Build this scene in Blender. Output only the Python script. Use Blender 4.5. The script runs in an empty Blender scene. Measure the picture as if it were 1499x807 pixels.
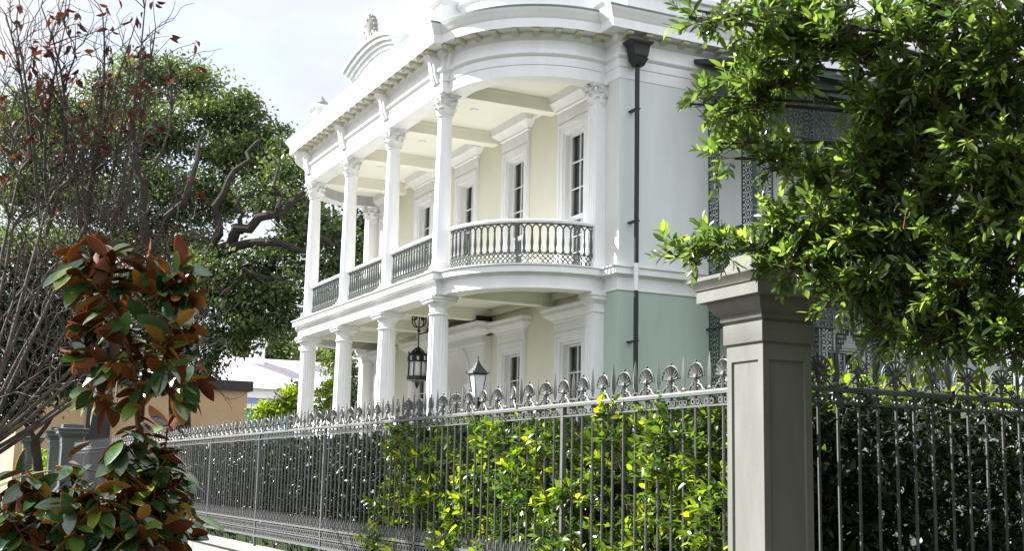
import bpy, math, random
import numpy as np
from mathutils import Vector, Matrix
rnd = random.Random(7)
rng = np.random.default_rng(11)
PI = math.pi
sc = bpy.context.scene
COL = sc.collection

# ------------------------------------------------------------------ camera
EYE = np.array([0., 0., 1.65])
YAW, PITCH, ROLL = math.radians(64.1112), math.radians(9.3206), math.radians(1.2555)
_f = np.array([-math.cos(PITCH)*math.sin(YAW), math.cos(PITCH)*math.cos(YAW), math.sin(PITCH)])
_r = np.array([math.cos(YAW), math.sin(YAW), 0.]); _u = np.cross(_r, _f)
CR = math.cos(ROLL)*_r + math.sin(ROLL)*_u
CU = -math.sin(ROLL)*_r + math.cos(ROLL)*_u
CF = _f
FPX = 1833.94
cam_d = bpy.data.cameras.new('camera'); cam = bpy.data.objects.new('camera', cam_d); COL.objects.link(cam)
cam_d.sensor_fit = 'HORIZONTAL'; cam_d.sensor_width = 36.0; cam_d.lens = 36.0*FPX/1499.0
cam_d.clip_start = .1; cam_d.clip_end = 3000
cam.matrix_world = Matrix(((CR[0], CU[0], -CF[0], EYE[0]), (CR[1], CU[1], -CF[1], EYE[1]), (CR[2], CU[2], -CF[2], EYE[2]), (0, 0, 0, 1)))
sc.camera = cam
def at(px, py, depth):
    """a design point: photo pixel + metres of depth -> world"""
    return EYE + (CF + CR*(px-749.5)/FPX - CU*(py-403.5)/FPX)*depth

# ------------------------------------------------------------------ light
SUN_EL = math.radians(37.5); SUN_H = np.array([-.71, -.70]); SUN_H /= np.linalg.norm(SUN_H)
SUN = Vector((SUN_H[0]*math.cos(SUN_EL), SUN_H[1]*math.cos(SUN_EL), math.sin(SUN_EL)))
sd = bpy.data.lights.new('sun', 'SUN'); sd.energy = 4.3; sd.angle = math.radians(.5); sd.color = (1, .98, .94)
so = bpy.data.objects.new('sun', sd); COL.objects.link(so); so.rotation_euler = SUN.to_track_quat('Z', 'Y').to_euler(); so.location = (0, 0, 40)
world = bpy.data.worlds.new('World'); sc.world = world; world.use_nodes = True
wn = world.node_tree.nodes; wl = world.node_tree.links; wn.clear()
wo = wn.new('ShaderNodeOutputWorld'); wb = wn.new('ShaderNodeBackground'); wb.inputs['Strength'].default_value = .08
sky = wn.new('ShaderNodeTexSky'); sky.sky_type = 'NISHITA'; sky.sun_disc = False
sky.sun_elevation = SUN_EL; sky.sun_rotation = math.atan2(SUN[0], SUN[1]); sky.air_density = 1.0; sky.dust_density = 1.0
tc = wn.new('ShaderNodeTexCoord'); mp = wn.new('ShaderNodeMapping'); mp.inputs['Scale'].default_value = (1.6, 1.6, 3.4)
nz = wn.new('ShaderNodeTexNoise'); nz.inputs['Scale'].default_value = 2.1; nz.inputs['Detail'].default_value = 7; nz.inputs['Roughness'].default_value = .52
cr = wn.new('ShaderNodeValToRGB'); cr.color_ramp.elements[0].color = (.45, .45, .45, 1); cr.color_ramp.elements[0].position = .30; cr.color_ramp.elements[1].position = .52
nz2 = wn.new('ShaderNodeTexNoise'); nz2.inputs['Scale'].default_value = 4.3; nz2.inputs['Detail'].default_value = 5
cc = wn.new('ShaderNodeValToRGB'); cc.color_ramp.elements[0].color = (2.75, 2.85, 3.25, 1); cc.color_ramp.elements[1].color = (3.25, 3.25, 3.42, 1)
cc.color_ramp.elements[0].position = .35; cc.color_ramp.elements[1].position = .6
mx = wn.new('ShaderNodeMix'); mx.data_type = 'RGBA'
wl.new(tc.outputs['Generated'], mp.inputs['Vector']); wl.new(mp.outputs[0], nz.inputs['Vector']); wl.new(mp.outputs[0], nz2.inputs['Vector'])
wl.new(nz.outputs[0], cr.inputs[0]); wl.new(nz2.outputs[0], cc.inputs[0])
# extra cloud brightness added out of view to fill the shaded house flank
sx_n = wn.new('ShaderNodeSeparateXYZ'); wl.new(tc.outputs['Generated'], sx_n.inputs[0])
mr = wn.new('ShaderNodeMapRange'); mr.inputs['From Min'].default_value = -.35; mr.inputs['From Max'].default_value = .6; mr.inputs['To Min'].default_value = 1.0; mr.inputs['To Max'].default_value = 1.85
wl.new(sx_n.outputs['X'], mr.inputs['Value'])
vm = wn.new('ShaderNodeVectorMath'); vm.operation = 'SCALE'; wl.new(cc.outputs[0], vm.inputs[0]); wl.new(mr.outputs[0], vm.inputs['Scale'])
wl.new(cr.outputs[0], mx.inputs['Factor']); wl.new(sky.outputs[0], mx.inputs['A']); wl.new(vm.outputs[0], mx.inputs['B'])
wl.new(mx.outputs['Result'], wb.inputs['Color']); wl.new(wb.outputs[0], wo.inputs['Surface'])
sc.view_settings.view_transform = 'Standard'; sc.view_settings.look = 'None'; sc.view_settings.gamma = 1
sc.view_settings.exposure = 2.0; sc.view_settings.use_curve_mapping = False
sc.render.engine = 'CYCLES'
sc.cycles.max_bounces = 8; sc.cycles.diffuse_bounces = 4; sc.cycles.transmission_bounces = 6; sc.cycles.transparent_max_bounces = 6

# ------------------------------------------------------------------ materials
def mat(name, col, rough=.6, spec=.5, var=.0, scale=3.0, col2=None, metallic=0, bump=0, bscale=40, streak=False):
    m = bpy.data.materials.new(name); m.use_nodes = True
    n = m.node_tree.nodes; l = m.node_tree.links; p = n['Principled BSDF']
    p.inputs['Base Color'].default_value = (*col, 1); p.inputs['Roughness'].default_value = rough
    p.inputs['Specular IOR Level'].default_value = spec; p.inputs['Metallic'].default_value = metallic
    if var or col2:
        t = n.new('ShaderNodeTexCoord'); nn = n.new('ShaderNodeTexNoise'); nn.inputs['Scale'].default_value = scale
        nn.inputs['Detail'].default_value = 6; nn.inputs['Roughness'].default_value = .65
        src = t.outputs['Object']
        if streak:
            mm = n.new('ShaderNodeMapping'); mm.inputs['Scale'].default_value = (1, 1, .18); l.new(src, mm.inputs['Vector']); src = mm.outputs[0]
        l.new(src, nn.inputs['Vector'])
        r = n.new('ShaderNodeValToRGB'); r.color_ramp.elements[0].position = .3; r.color_ramp.elements[1].position = .7
        c2 = col2 if col2 else tuple(c*(1-var) for c in col)
        r.color_ramp.elements[0].color = (*c2, 1); r.color_ramp.elements[1].color = (*col, 1)
        l.new(nn.outputs[0], r.inputs[0]); l.new(r.outputs[0], p.inputs['Base Color'])
    if bump:
        t2 = n.new('ShaderNodeTexCoord'); b2 = n.new('ShaderNodeTexNoise'); b2.inputs['Scale'].default_value = bscale; b2.inputs['Detail'].default_value = 4
        bm_ = n.new('ShaderNodeBump'); bm_.inputs['Strength'].default_value = bump; bm_.inputs['Distance'].default_value = .01
        l.new(t2.outputs['Object'], b2.inputs['Vector']); l.new(b2.outputs[0], bm_.inputs['Height']); l.new(bm_.outputs[0], p.inputs['Normal'])
    return m
def leaf_mat(name, stops, rough=.35, spec=.5, trans=.35, tcol=(1.5, 1.7, .6)):
    m = bpy.data.materials.new(name); m.use_nodes = True
    n = m.node_tree.nodes; l = m.node_tree.links; p = n['Principled BSDF']
    a = n.new('ShaderNodeAttribute'); a.attribute_name = 'tint'
    r = n.new('ShaderNodeValToRGB')
    el = r.color_ramp.elements
    while len(el) < len(stops): el.new(.5)
    for e, (pos, c) in zip(el, stops): e.position = pos; e.color = (*c, 1)
    l.new(a.outputs['Fac'], r.inputs[0]); l.new(r.outputs[0], p.inputs['Base Color'])
    p.inputs['Roughness'].default_value = rough; p.inputs['Specular IOR Level'].default_value = spec
    if trans:
        tr = n.new('ShaderNodeBsdfTranslucent'); mc = n.new('ShaderNodeMix'); mc.data_type = 'RGBA'; mc.blend_type = 'MULTIPLY'
        mc.inputs['Factor'].default_value = 1; l.new(r.outputs[0], mc.inputs['A']); mc.inputs['B'].default_value = (*tcol, 1)
        l.new(mc.outputs['Result'], tr.inputs['Color'])
        ms = n.new('ShaderNodeMixShader'); ms.inputs[0].default_value = trans
        l.new(p.outputs[0], ms.inputs[1]); l.new(tr.outputs[0], ms.inputs[2])
        l.new(ms.outputs[0], n['Material Output'].inputs['Surface'])
    return m
M = {}
M['white'] = mat('white_paint', (.81, .81, .81), .45, .4, .12, 2.6, bump=.08, bscale=60, streak=True)
M['cream'] = mat('cream_stucco', (.72, .705, .585), .75, .2, .08, 1.6, bump=.15, bscale=90)
M['pier'] = mat('pale_grey_stucco', (.66, .67, .63), .75, .2, .10, 1.1, bump=.2, bscale=90, streak=True)
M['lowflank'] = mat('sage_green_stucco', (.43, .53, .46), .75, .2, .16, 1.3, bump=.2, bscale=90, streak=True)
M['agedshade'] = mat('aged_shaded_cream_paint', (.60, .57, .43), .6, .3, .2, 5)  # aged paint, with soffit shade and green bounce mixed into the colour
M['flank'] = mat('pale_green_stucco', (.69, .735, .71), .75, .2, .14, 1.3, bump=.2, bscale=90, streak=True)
M['ceil'] = mat('cream_ceiling_paint', (.80, .785, .68), .6, .3, .04, 2)
M['roof'] = mat('weathered_copper', (.16, .22, .205), .6, .4, .3, 3)
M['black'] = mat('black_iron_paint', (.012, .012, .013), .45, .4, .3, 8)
M['rail'] = mat('grey_iron_paint', (.085, .10, .095), .5, .4, .25, 9)
M['lace'] = mat('dark_green_iron_paint', (.036, .058, .052), .55, .3, .3, 6)
M['fence'] = mat('grey_fence_paint', (.12, .124, .121), .5, .3, .22, 14, bump=.1, bscale=80)
M['pillar'] = mat('olive_grey_pillar_paint', (.205, .206, .188), .5, .3, .35, 2.5, bump=.1, bscale=50, streak=True)
M['farpillar'] = mat('dark_grey_pillar_paint', (.10, .12, .115), .5, .4, .2, 3)
M['stone'] = mat('pale_stone', (.34, .335, .31), .8, .2, .45, 3, bump=.4, bscale=25, streak=True)
M['glass'] = mat('window_glass', (.025, .032, .032), .05, 1.0)
M['curtain'] = mat('curtain_cloth', (.5, .5, .46), .9, .1, .1, 4)
M['lampglass'] = mat('lantern_glass', (.62, .66, .66), .15, .6)
M['tan'] = mat('tan_stucco', (.47, .33, .19), .85, .2, .18, .6, bump=.2, bscale=30)
M['darkcap'] = mat('dark_coping', (.03, .028, .03), .6, .3)
M['pinkroof'] = mat('grey_pink_roof', (.52, .46, .50), .8, .2, .2, 1.2)
M['blue'] = mat('blue_fascia', (.20, .30, .50), .6, .3)
M['teal'] = mat('teal_wall', (.12, .33, .30), .7, .3, .1, 1)
M['bark'] = mat('brown_grey_bark', (.11, .085, .07), .9, .2, .5, 8, bump=.6, bscale=30)
M['palebark'] = mat('pale_grey_bark', (.115, .094, .075), .85, .2, .8, 7, bump=.4, bscale=40)
M['redstem'] = mat('reddish_stem', (.16, .065, .04), .7, .3, .4, 12)
M['darkbark'] = mat('dark_oak_bark', (.045, .037, .032), .9, .15, .5, 4, bump=.5, bscale=12)
M['grass'] = mat('lawn_grass', (.04, .065, .022), .9, .1, .4, 4)
M['ground'] = mat('ground_soil', (.09, .085, .06), .95, .1, .4, .3)
M['pave'] = mat('brick_pavement', (.11, .085, .075), .9, .15, .35, 3, bump=.3, bscale=20)
M['asphalt'] = mat('asphalt', (.05, .05, .052), .9, .2, .2, 8)
M['oakleaf'] = leaf_mat('live_oak_leaves', [(0, (.018, .03, .012)), (.45, (.07, .105, .04)), (.8, (.16, .20, .07)), (1, (.23, .26, .09))], .45, .4, .3)
M['treeleaf'] = leaf_mat('glossy_street_tree_leaves', [(0, (.02, .04, .016)), (.3, (.055, .095, .03)), (.58, (.12, .18, .05)), (.85, (.26, .33, .08)), (.985, (.42, .44, .10)), (1, (.36, .12, .05))], .22, .9, .55, (1.6, 1.7, .8))
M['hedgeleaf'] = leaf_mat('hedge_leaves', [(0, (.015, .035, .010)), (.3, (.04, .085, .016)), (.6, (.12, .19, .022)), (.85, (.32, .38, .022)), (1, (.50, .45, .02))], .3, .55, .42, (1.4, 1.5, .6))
M['darkshadeleaf'] = leaf_mat('dark_shade_leaves', [(0, (.008, .014, .006)), (.8, (.018, .03, .010)), (.95, (.05, .08, .015)), (1, (.16, .19, .02))], .4, .4, .15)  # very dark leaves; on the hedges this colour stands in for shade
M['limeleaf'] = leaf_mat('lime_shrub_leaves', [(0, (.05, .10, .012)), (.5, (.16, .24, .02)), (1, (.36, .38, .03))], .45, .3, .4)
M['magtop'] = leaf_mat('magnolia_leaf_upper', [(0, (.012, .04, .014)), (.55, (.03, .08, .022)), (.8, (.09, .17, .03)), (1, (.22, .26, .04))], .16, 1.0, 0)
M['magunder'] = leaf_mat('magnolia_leaf_rusty_underside', [(0, (.12, .028, .014)), (.45, (.24, .06, .02)), (.8, (.42, .16, .03)), (1, (.55, .32, .06))], .5, .35, .35, (1.7, .9, .35))
M['deadleaf'] = leaf_mat('withered_leaves', [(0, (.03, .012, .010)), (.6, (.08, .026, .017)), (.9, (.15, .05, .025)), (1, (.26, .10, .04))], .6, .3, .2, (1.5, .8, .5))

# ------------------------------------------------------------------ mesh helpers
class MB:
    def __init__(s): s.v = []; s.f = []
    def add(s, vs, fs):
        b = len(s.v); s.v += [tuple(map(float, p)) for p in vs]; s.f += [tuple(i+b for i in f) for f in fs]; return s
    def box(s, x0, x1, y0, y1, z0, z1, taper=0):
        t = taper
        vs = [(x0, y0, z0), (x1, y0, z0), (x1, y1, z0), (x0, y1, z0), (x0+t, y0+t, z1), (x1-t, y0+t, z1), (x1-t, y1-t, z1), (x0+t, y1-t, z1)]
        return s.add(vs, [(0, 3, 2, 1), (4, 5, 6, 7), (0, 1, 5, 4), (1, 2, 6, 5), (2, 3, 7, 6), (3, 0, 4, 7)])
    def lathe(s, prof, cx=0, cy=0, n=20, flute=0, nf=20, cap=True):
        if flute: n = nf*4
        b = []; 
        for r, z in prof:
            for i in range(n):
                a = 2*PI*i/n; rr = r
                if flute and r > 0: rr = r - flute*abs(math.sin(a*nf/2))
                b.append((cx+rr*math.cos(a), cy+rr*math.sin(a), z))
        fs = []
        for j in range(len(prof)-1):
            for i in range(n):
                k = (i+1) % n; fs.append((j*n+i, j*n+k, (j+1)*n+k, (j+1)*n+i))
        if cap: fs.append(tuple(range(n-1, -1, -1))); fs.append(tuple((len(prof)-1)*n+i for i in range(n)))
        return s.add(b, fs)
    def sqlathe(s, prof, cx, cy):
        """square section profile of (half width x, half width y, z)"""
        b = []; fs = []
        for hx, hy, z in prof: b += [(cx-hx, cy-hy, z), (cx+hx, cy-hy, z), (cx+hx, cy+hy, z), (cx-hx, cy+hy, z)]
        for j in range(len(prof)-1):
            for i in range(4):
                k = (i+1) % 4; fs.append((4*j+i, 4*j+k, 4*j+4+k, 4*j+4+i))
        e = 4*(len(prof)-1); fs += [(3, 2, 1, 0), (e, e+1, e+2, e+3)]
        return s.add(b, fs)
    def sweep(s, rows, closed=False):
        n = len(rows[0]); b = [p for r in rows for p in r]; fs = []
        for j in range(len(rows)-1):
            for i in range(n if closed else n-1):
                k = (i+1) % n; fs.append((j*n+i, j*n+k, (j+1)*n+k, (j+1)*n+i))
        return s.add(b, fs)
    def poly(s, pts, z0, z1=None):
        n = len(pts); z1 = z0 if z1 is None else z1
        if z1 == z0: return s.add([(p[0], p[1], z0) for p in pts], [tuple(range(n))])
        b = [(p[0], p[1], z0) for p in pts]+[(p[0], p[1], z1) for p in pts]
        return s.add(b, [tuple(range(n-1, -1, -1)), tuple(range(n, 2*n))]+[(i, (i+1) % n, n+(i+1) % n, n+i) for i in range(n)])
    def tube(s, pts, rad, n=6, cap=True):
        pts = [np.asarray(p, float) for p in pts]; m = len(pts)
        if not hasattr(rad, '__len__'): rad = [rad]*m
        b = []; fs = []; prev = None
        for i, p in enumerate(pts):
            t = pts[min(i+1, m-1)]-pts[max(i-1, 0)]; t = t/(np.linalg.norm(t)+1e-9)
            if prev is None:
                h = np.array([0, 0, 1.]) if abs(t[2]) < .9 else np.array([1., 0, 0])
                a = np.cross(t, h)
            else: a = prev-t*(prev@t)
            a /= np.linalg.norm(a)+1e-9; prev = a; c = np.cross(t, a)
            for k in range(n):
                q = 2*PI*k/n; b.append(p+rad[i]*(math.cos(q)*a+math.sin(q)*c))
        for j in range(m-1):
            for k in range(n):
                q = (k+1) % n; fs.append((j*n+k, j*n+q, (j+1)*n+q, (j+1)*n+k))
        if cap: fs.append(tuple(range(n-1, -1, -1))); fs.append(tuple((m-1)*n+k for k in range(n)))
        return s.add(b, fs)
    def ring(s, c, u, v, ro, ri, th, n=10, a0=0, a1=2*PI, sx=1.0):
        c, u, v = (np.asarray(q, float) for q in (c, u, v)); w = np.cross(u, v); full = abs(a1-a0-2*PI) < 1e-6
        m = n if full else n+1; b = []; fs = []
        for i in range(m):
            a = a0+(a1-a0)*i/n; d = u*math.cos(a)*sx+v*math.sin(a)
            b += [c+d*ro-w*th/2, c+d*ro+w*th/2, c+d*ri+w*th/2, c+d*ri-w*th/2]
        for i in range(n):
            j = (i+1) % m
            for k in range(4): fs.append((4*i+k, 4*i+(k+1) % 4, 4*j+(k+1) % 4, 4*j+k))
        return s.add(b, fs)
    def ball(s, c, r, n=8, sz=1.0):
        m = n//2; prof = [(r*math.sin(PI*i/m)+1e-4, c[2]-r*sz*math.cos(PI*i/m)) for i in range(m+1)]
        return s.lathe(prof, c[0], c[1], n)
    def build(s, name, m, parent=None, smooth=35):
        me = bpy.data.meshes.new(name); me.from_pydata(s.v, [], s.f); me.update()
        import bmesh as _b
        bm = _b.new(); bm.from_mesh(me); _b.ops.recalc_face_normals(bm, faces=bm.faces); bm.to_mesh(me); bm.free()
        for k in (m if isinstance(m, list) else [m]): me.materials.append(k)
        if smooth:
            me.polygons.foreach_set('use_smooth', [True]*len(me.polygons)); me.set_sharp_from_angle(angle=math.radians(smooth))
        o = bpy.data.objects.new(name, me); COL.objects.link(o)
        if parent: o.parent = parent
        return o
def thing(name, label, cat, loc=(0, 0, 0), group=None):
    o = bpy.data.objects.new(name, None); COL.objects.link(o); o.location = loc; o.empty_display_size = .3
    o['label'] = label; o['category'] = cat
    if group: o['group'] = group
    return o
def tag(o, label=None, cat=None, group=None, kind=None):
    if label: o['label'] = label
    if cat: o['category'] = cat
    if group: o['group'] = group
    if kind: o['kind'] = kind
    return o
def put(src, name_parent, loc=None, rotz=None, scale=None):
    c = src.copy(); COL.objects.link(c); c.parent = name_parent
    if loc is not None: c.location = loc
    if rotz is not None: c.rotation_euler = (0, 0, rotz)
    if scale is not None: c.scale = scale
    return c
def copy_tree(o, parent):
    c = o.copy(); COL.objects.link(c); c.parent = parent
    for ch in list(o.children): copy_tree(ch, c)
    return c

# ================================================================== ground
def plane(name, x0, x1, y0, y1, z, m, **kw):
    o = MB().add([(x0, y0, z), (x1, y0, z), (x1, y1, z), (x0, y1, z)], [(0, 1, 2, 3)]).build(name, m, smooth=0)
    return tag(o, **kw)
plane('ground', -1500, 1500, -1500, 1500, -.02, M['ground'], kind='structure')
plane('grass_verge', -90, 6, -1.5, 1.9, .004, M['grass'], kind='structure')
plane('grass_verge', -6.9, -2, 5.25, 40, .004, M['grass'], kind='structure')
plane('pavement', -90, 6, -1.5, 5.25, 0, M['pave'], kind='structure')
MB().box(-90, 6, -1.72, -1.5, -.15, 0.002).build('kerb', M['stone'])['kind'] = 'structure'
plane('road', -90, 40, -9, -1.72, -.012, M['asphalt'], kind='structure')
tag(MB().box(-46.3, -8.2, 6.7, 40, -.02, .40).build('lawn', M['grass'], smooth=0), kind='structure')

# ================================================================== mansion
HX = -29.9                      # centre line of the house front
CX, CY, CRAD = -24.65, 12.55, 2.18
XF, YP_, YF_ = -21.95, 13.08, 10.2
NA = 22
def arc_pts(o, r=CRAD):
    R_ = r+o; y1 = YP_-o; a0 = math.asin(max(-1, min(1, (y1-CY)/R_))); a1 = -math.acos(max(-1, min(1, (-.10+o)/R_)))
    return [(CX+R_*math.cos(a0+(a1-a0)*i/NA), CY+R_*math.sin(a0+(a1-a0)*i/NA)) for i in range(NA+1)]
def front_path(o):
    """right half of the gallery edge, pier to block corner"""
    a = arc_pts(o); return a+[(-24.75+o, YF_-o)]
def plan(o):
    h = [(XF+o, 24.0), (XF+o, YP_-o)]+front_path(o)
    return h+[(2*HX-x, y) for x, y in reversed(h)]
def sweep_plan(prof): return [[(x, y, z) for x, y in plan(o)] for o, z in prof]
house = thing('mansion', 'white two-storey mansion with round-ended columned galleries behind the iron fence', 'house', (HX, 16, 0))
def H(mb, name, m, parent=None, smooth=35):
    """add a part of the house, given in world coordinates"""
    o = mb.build(name, m, parent or house, smooth)
    if parent is None: o.matrix_parent_inverse = Matrix.Translation((-HX, -16, 0))
    return o
ENT = [(-.44, 10.131), (-.44, 10.6), (-.44, 10.131), (.012, 10.131), (.012, 10.37), (.03, 10.385), (.03, 10.56), (.06, 10.58), (.09, 10.62), (.09, 10.66), (.015, 10.68), (.01, 10.93), (.05, 10.945), (.10, 10.985), (.13, 11.0), (.13, 11.07)]
COR = [(.13, 11.071), (.40, 11.082), (.40, 11.075), (.42, 11.07), (.42, 11.27), (.44, 11.29), (.455, 11.33), (.50, 11.40), (.535, 11.46), (.54, 11.475), (.54, 11.51), (.25, 11.53)]
H(MB().sweep(sweep_plan(ENT)), 'entablature', M['white'])
H(MB().sweep(sweep_plan(COR)), 'cornice', M['white'])
H(MB().sweep(sweep_plan([(.543, 11.475), (.545, 11.525), (.3, 11.545), (-.05, 11.56)])), 'gutter_edge', M['roof'])
SLAB = [(-.44, 5.582), (-.44, 5.8), (-.44, 5.582), (.03, 5.582), (.03, 5.62), (.012, 5.63), (.012, 5.85), (.03, 5.865), (.08, 5.90), (.12, 5.906), (.15, 5.907), (.15, 6.03), (.17, 6.035), (.19, 6.05), (.19, 6.075), (.0, 6.085)]
H(MB().sweep(sweep_plan(SLAB)), 'gallery_edge', M['white'])
gal = front_path(-.02); gal = gal+[(2*HX-x, y) for x, y in reversed(gal)]
galpoly = [(gal[0][0], 13.24)]+gal+[(gal[-1][0], 13.24)]
H(MB().poly(galpoly, 6.04, 6.08), 'gallery_floor', M['white'], smooth=0)
cl = H(MB().poly(galpoly, 5.86, 5.9), 'gallery_ceiling', M['ceil'], smooth=0)
cu = H(MB().poly(galpoly, 10.45, 10.5), 'gallery_ceiling', M['ceil'], smooth=0)
COLX = [-25.07, -28.29, -31.51, -34.73]
for cz0, cz1, c in ((5.585, 5.86, cl), (10.134, 10.45, cu)):
    for x in COLX:
        MB().box(x-.17, x+.17, 10.66, 13.2, cz0, cz1).box(x-.20, x+.20, 10.66, 13.2, cz1-.07, cz1-.002).build('ceiling_beam', M['ceil'], c)
    MB().box(-36.2, -23.6, 13.08, 13.2, cz1-.16, cz1-.002).build('ceiling_cornice', M['ceil'], c)
for x, y in ((-26.6, 11.8), (-29.9, 11.8), (-33.1, 11.8)):
    MB().lathe([(.09, 10.435), (.11, 10.43), (.11, 10.45)], x, y, 16).build('ceiling_light', M['white'], cu)
roofp = plan(.2)
H(MB().poly(roofp, 11.52, 11.54), 'roof', M['roof'], smooth=0)

# walls ------------------------------------------------------------
def wall_x(mb, x0, x1, y, z0, z1, holes, th=.3):
    """wall facing -Y with rectangular holes (x0,x1,z0,z1), thickness th"""
    xs = sorted({x0, x1}|{h[0] for h in holes}|{h[1] for h in holes}); zs = sorted({z0, z1}|{h[2] for h in holes}|{h[3] for h in holes})
    for a, b in zip(xs[:-1], xs[1:]):
        run = None
        for c, d in zip(zs[:-1], zs[1:]):
            mx_, mz = (a+b)/2, (c+d)/2
            if any(h[0] < mx_ < h[1] and h[2] < mz < h[3] for h in holes): continue
            mb.add([(a, y, c), (b, y, c), (b, y, d), (a, y, d)], [(0, 1, 2, 3)])
    for hx0, hx1, hz0, hz1 in holes:
        mb.add([(hx0, y, hz0), (hx0, y+th, hz0), (hx0, y+th, hz1), (hx0, y, hz1)], [(0, 1, 2, 3)])
        mb.add([(hx1, y, hz0), (hx1, y+th, hz0), (hx1, y+th, hz1), (hx1, y, hz1)], [(0, 1, 2, 3)])
        mb.add([(hx0, y, hz1), (hx1, y, hz1), (hx1, y+th, hz1), (hx0, y+th, hz1)], [(0, 1, 2, 3)])
        mb.add([(hx0, y, hz0), (hx1, y, hz0), (hx1, y+th, hz0), (hx0, y+th, hz0)], [(0, 1, 2, 3)])
    return mb
WX = [-30.05+2.98*k for k in (-2, -1, 0, 1, 2)]
UP = (6.3, 9.56); LO = (1.45, 4.72); HW = .49
holes = [(x-HW, x+HW, *UP) for x in WX]+[(x-HW, x+HW, *LO) for x in WX if abs(x+30.05) > .1]+[(-30.95, -29.05, 1.0, 5.06)]
H(wall_x(MB(), -37.4, -22.4, 13.2, 0, 11.0, holes), 'front_wall', M['cream'], smooth=0)
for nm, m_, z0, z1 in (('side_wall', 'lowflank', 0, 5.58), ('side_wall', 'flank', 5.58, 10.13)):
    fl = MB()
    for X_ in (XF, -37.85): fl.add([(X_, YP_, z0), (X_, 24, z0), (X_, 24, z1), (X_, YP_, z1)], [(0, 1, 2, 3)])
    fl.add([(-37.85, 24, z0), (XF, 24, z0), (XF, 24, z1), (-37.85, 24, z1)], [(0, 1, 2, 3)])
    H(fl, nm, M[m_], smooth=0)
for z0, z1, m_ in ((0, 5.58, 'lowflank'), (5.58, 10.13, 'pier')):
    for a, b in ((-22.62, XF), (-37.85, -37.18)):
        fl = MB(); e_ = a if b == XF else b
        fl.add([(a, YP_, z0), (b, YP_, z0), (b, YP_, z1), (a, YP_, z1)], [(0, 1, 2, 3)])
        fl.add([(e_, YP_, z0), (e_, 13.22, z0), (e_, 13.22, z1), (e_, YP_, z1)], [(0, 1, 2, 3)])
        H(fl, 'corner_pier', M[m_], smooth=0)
H(MB().poly([(-37.7, 13.1), (-22.1, 13.1)]+[(-22.1, 10.5), (-37.7, 10.5)], .0, 1.0), 'porch_base', M['stone'], smooth=0)

# windows (origin at sill centre on wall face, facing -Y) -------------------
def make_window(zh, hood_h, sash_split, rows):
    """zh = opening height"""
    w = MB()
    w.box(-.735, -HW, -.05, .0, 0, zh+.245).box(HW, .735, -.05, .0, 0, zh+.245).box(-HW+.001, HW-.001, -.05, .0, zh, zh+.245)
    w.box(-.70, -.62, -.075, -.05, 0, zh+.20).box(.62, .70, -.075, -.05, 0, zh+.20).box(-.619, .619, -.075, -.05, zh+.13, zh+.20)
    w.box(-HW, -HW+.05, 0, .2, 0, zh).box(HW-.05, HW, 0, .2, 0, zh).box(-HW+.051, HW-.051, 0, .2, zh-.05, zh-.001)
    win = w.build('window', M['white'], house)
    h = MB(); z0 = zh+.246
    h.sqlathe([(.74, .07, z0), (.74, .07, z0+hood_h*.42), (.78, .11, z0+hood_h*.46), (.78, .11, z0+hood_h*.52), (.86, .16, z0+hood_h*.6), (.98, .24, z0+hood_h*.74), (1.0, .26, z0+hood_h*.76), (1.0, .26, z0+hood_h*.9), (1.04, .30, z0+hood_h), (1.04, .30, z0+hood_h+.03)], 0, 0)
    h.v = [(x, min(y, -.001), z) for x, y, z in h.v]
    h.build('hood', M['white'], win)
    s = MB(); g = .20
    def sash(z0, z1, n, y):
        s.box(-.44, -.39, y, y+.04, z0, z1).box(.39, .44, y, y+.04, z0, z1).box(-.389, .389, y, y+.04, z1-.05, z1).box(-.389, .389, y, y+.04, z0, z0+.06)
        s.box(-.013, .013, y+.005, y+.035, z0+.06, z1-.05)
        for k in range(1, n):
            zz = z0+.06+(z1-z0-.11)*k/n; s.box(-.389, -.0135, y+.006, y+.034, zz-.012, zz+.012).box(.0135, .389, y+.006, y+.034, zz-.012, zz+.012)
    zs = zh*sash_split
    sash(zs, zh-.05, rows, .13); sash(.02, zs+.03, rows, .18)
    s.build('sash', M['white'], win)
    MB().box(-.40, .40, .225, .235, .03, zh-.05).build('glass_pane', M['glass'], win)
    return win
wu = make_window(UP[1]-UP[0], .62, .38, 3); wl_ = make_window(LO[1]-LO[0], .50, .42, 3)
def place_window(src, first, x, y, z, rz=0):
    o = src if first else copy_tree(src, house)
    o.location = (x-HX, y-16, z); o.rotation_euler = (0, 0, rz); return o
for i, x in enumerate(WX): place_window(wu, i == 0, x, 13.199, UP[0])
for i, x in enumerate([x for x in WX if abs(x+30.05) > .1]): place_window(wl_, i == 0, x, 13.199, LO[0])
# flank windows behind the iron gallery (frames proud of the wall)
for y in (18.75, 21.0):
    o = place_window(wl_, False, XF+.252, y, LO[0], PI/2)
    o = place_window(wu, False, XF+.252, y, UP[0], PI/2); 
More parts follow.
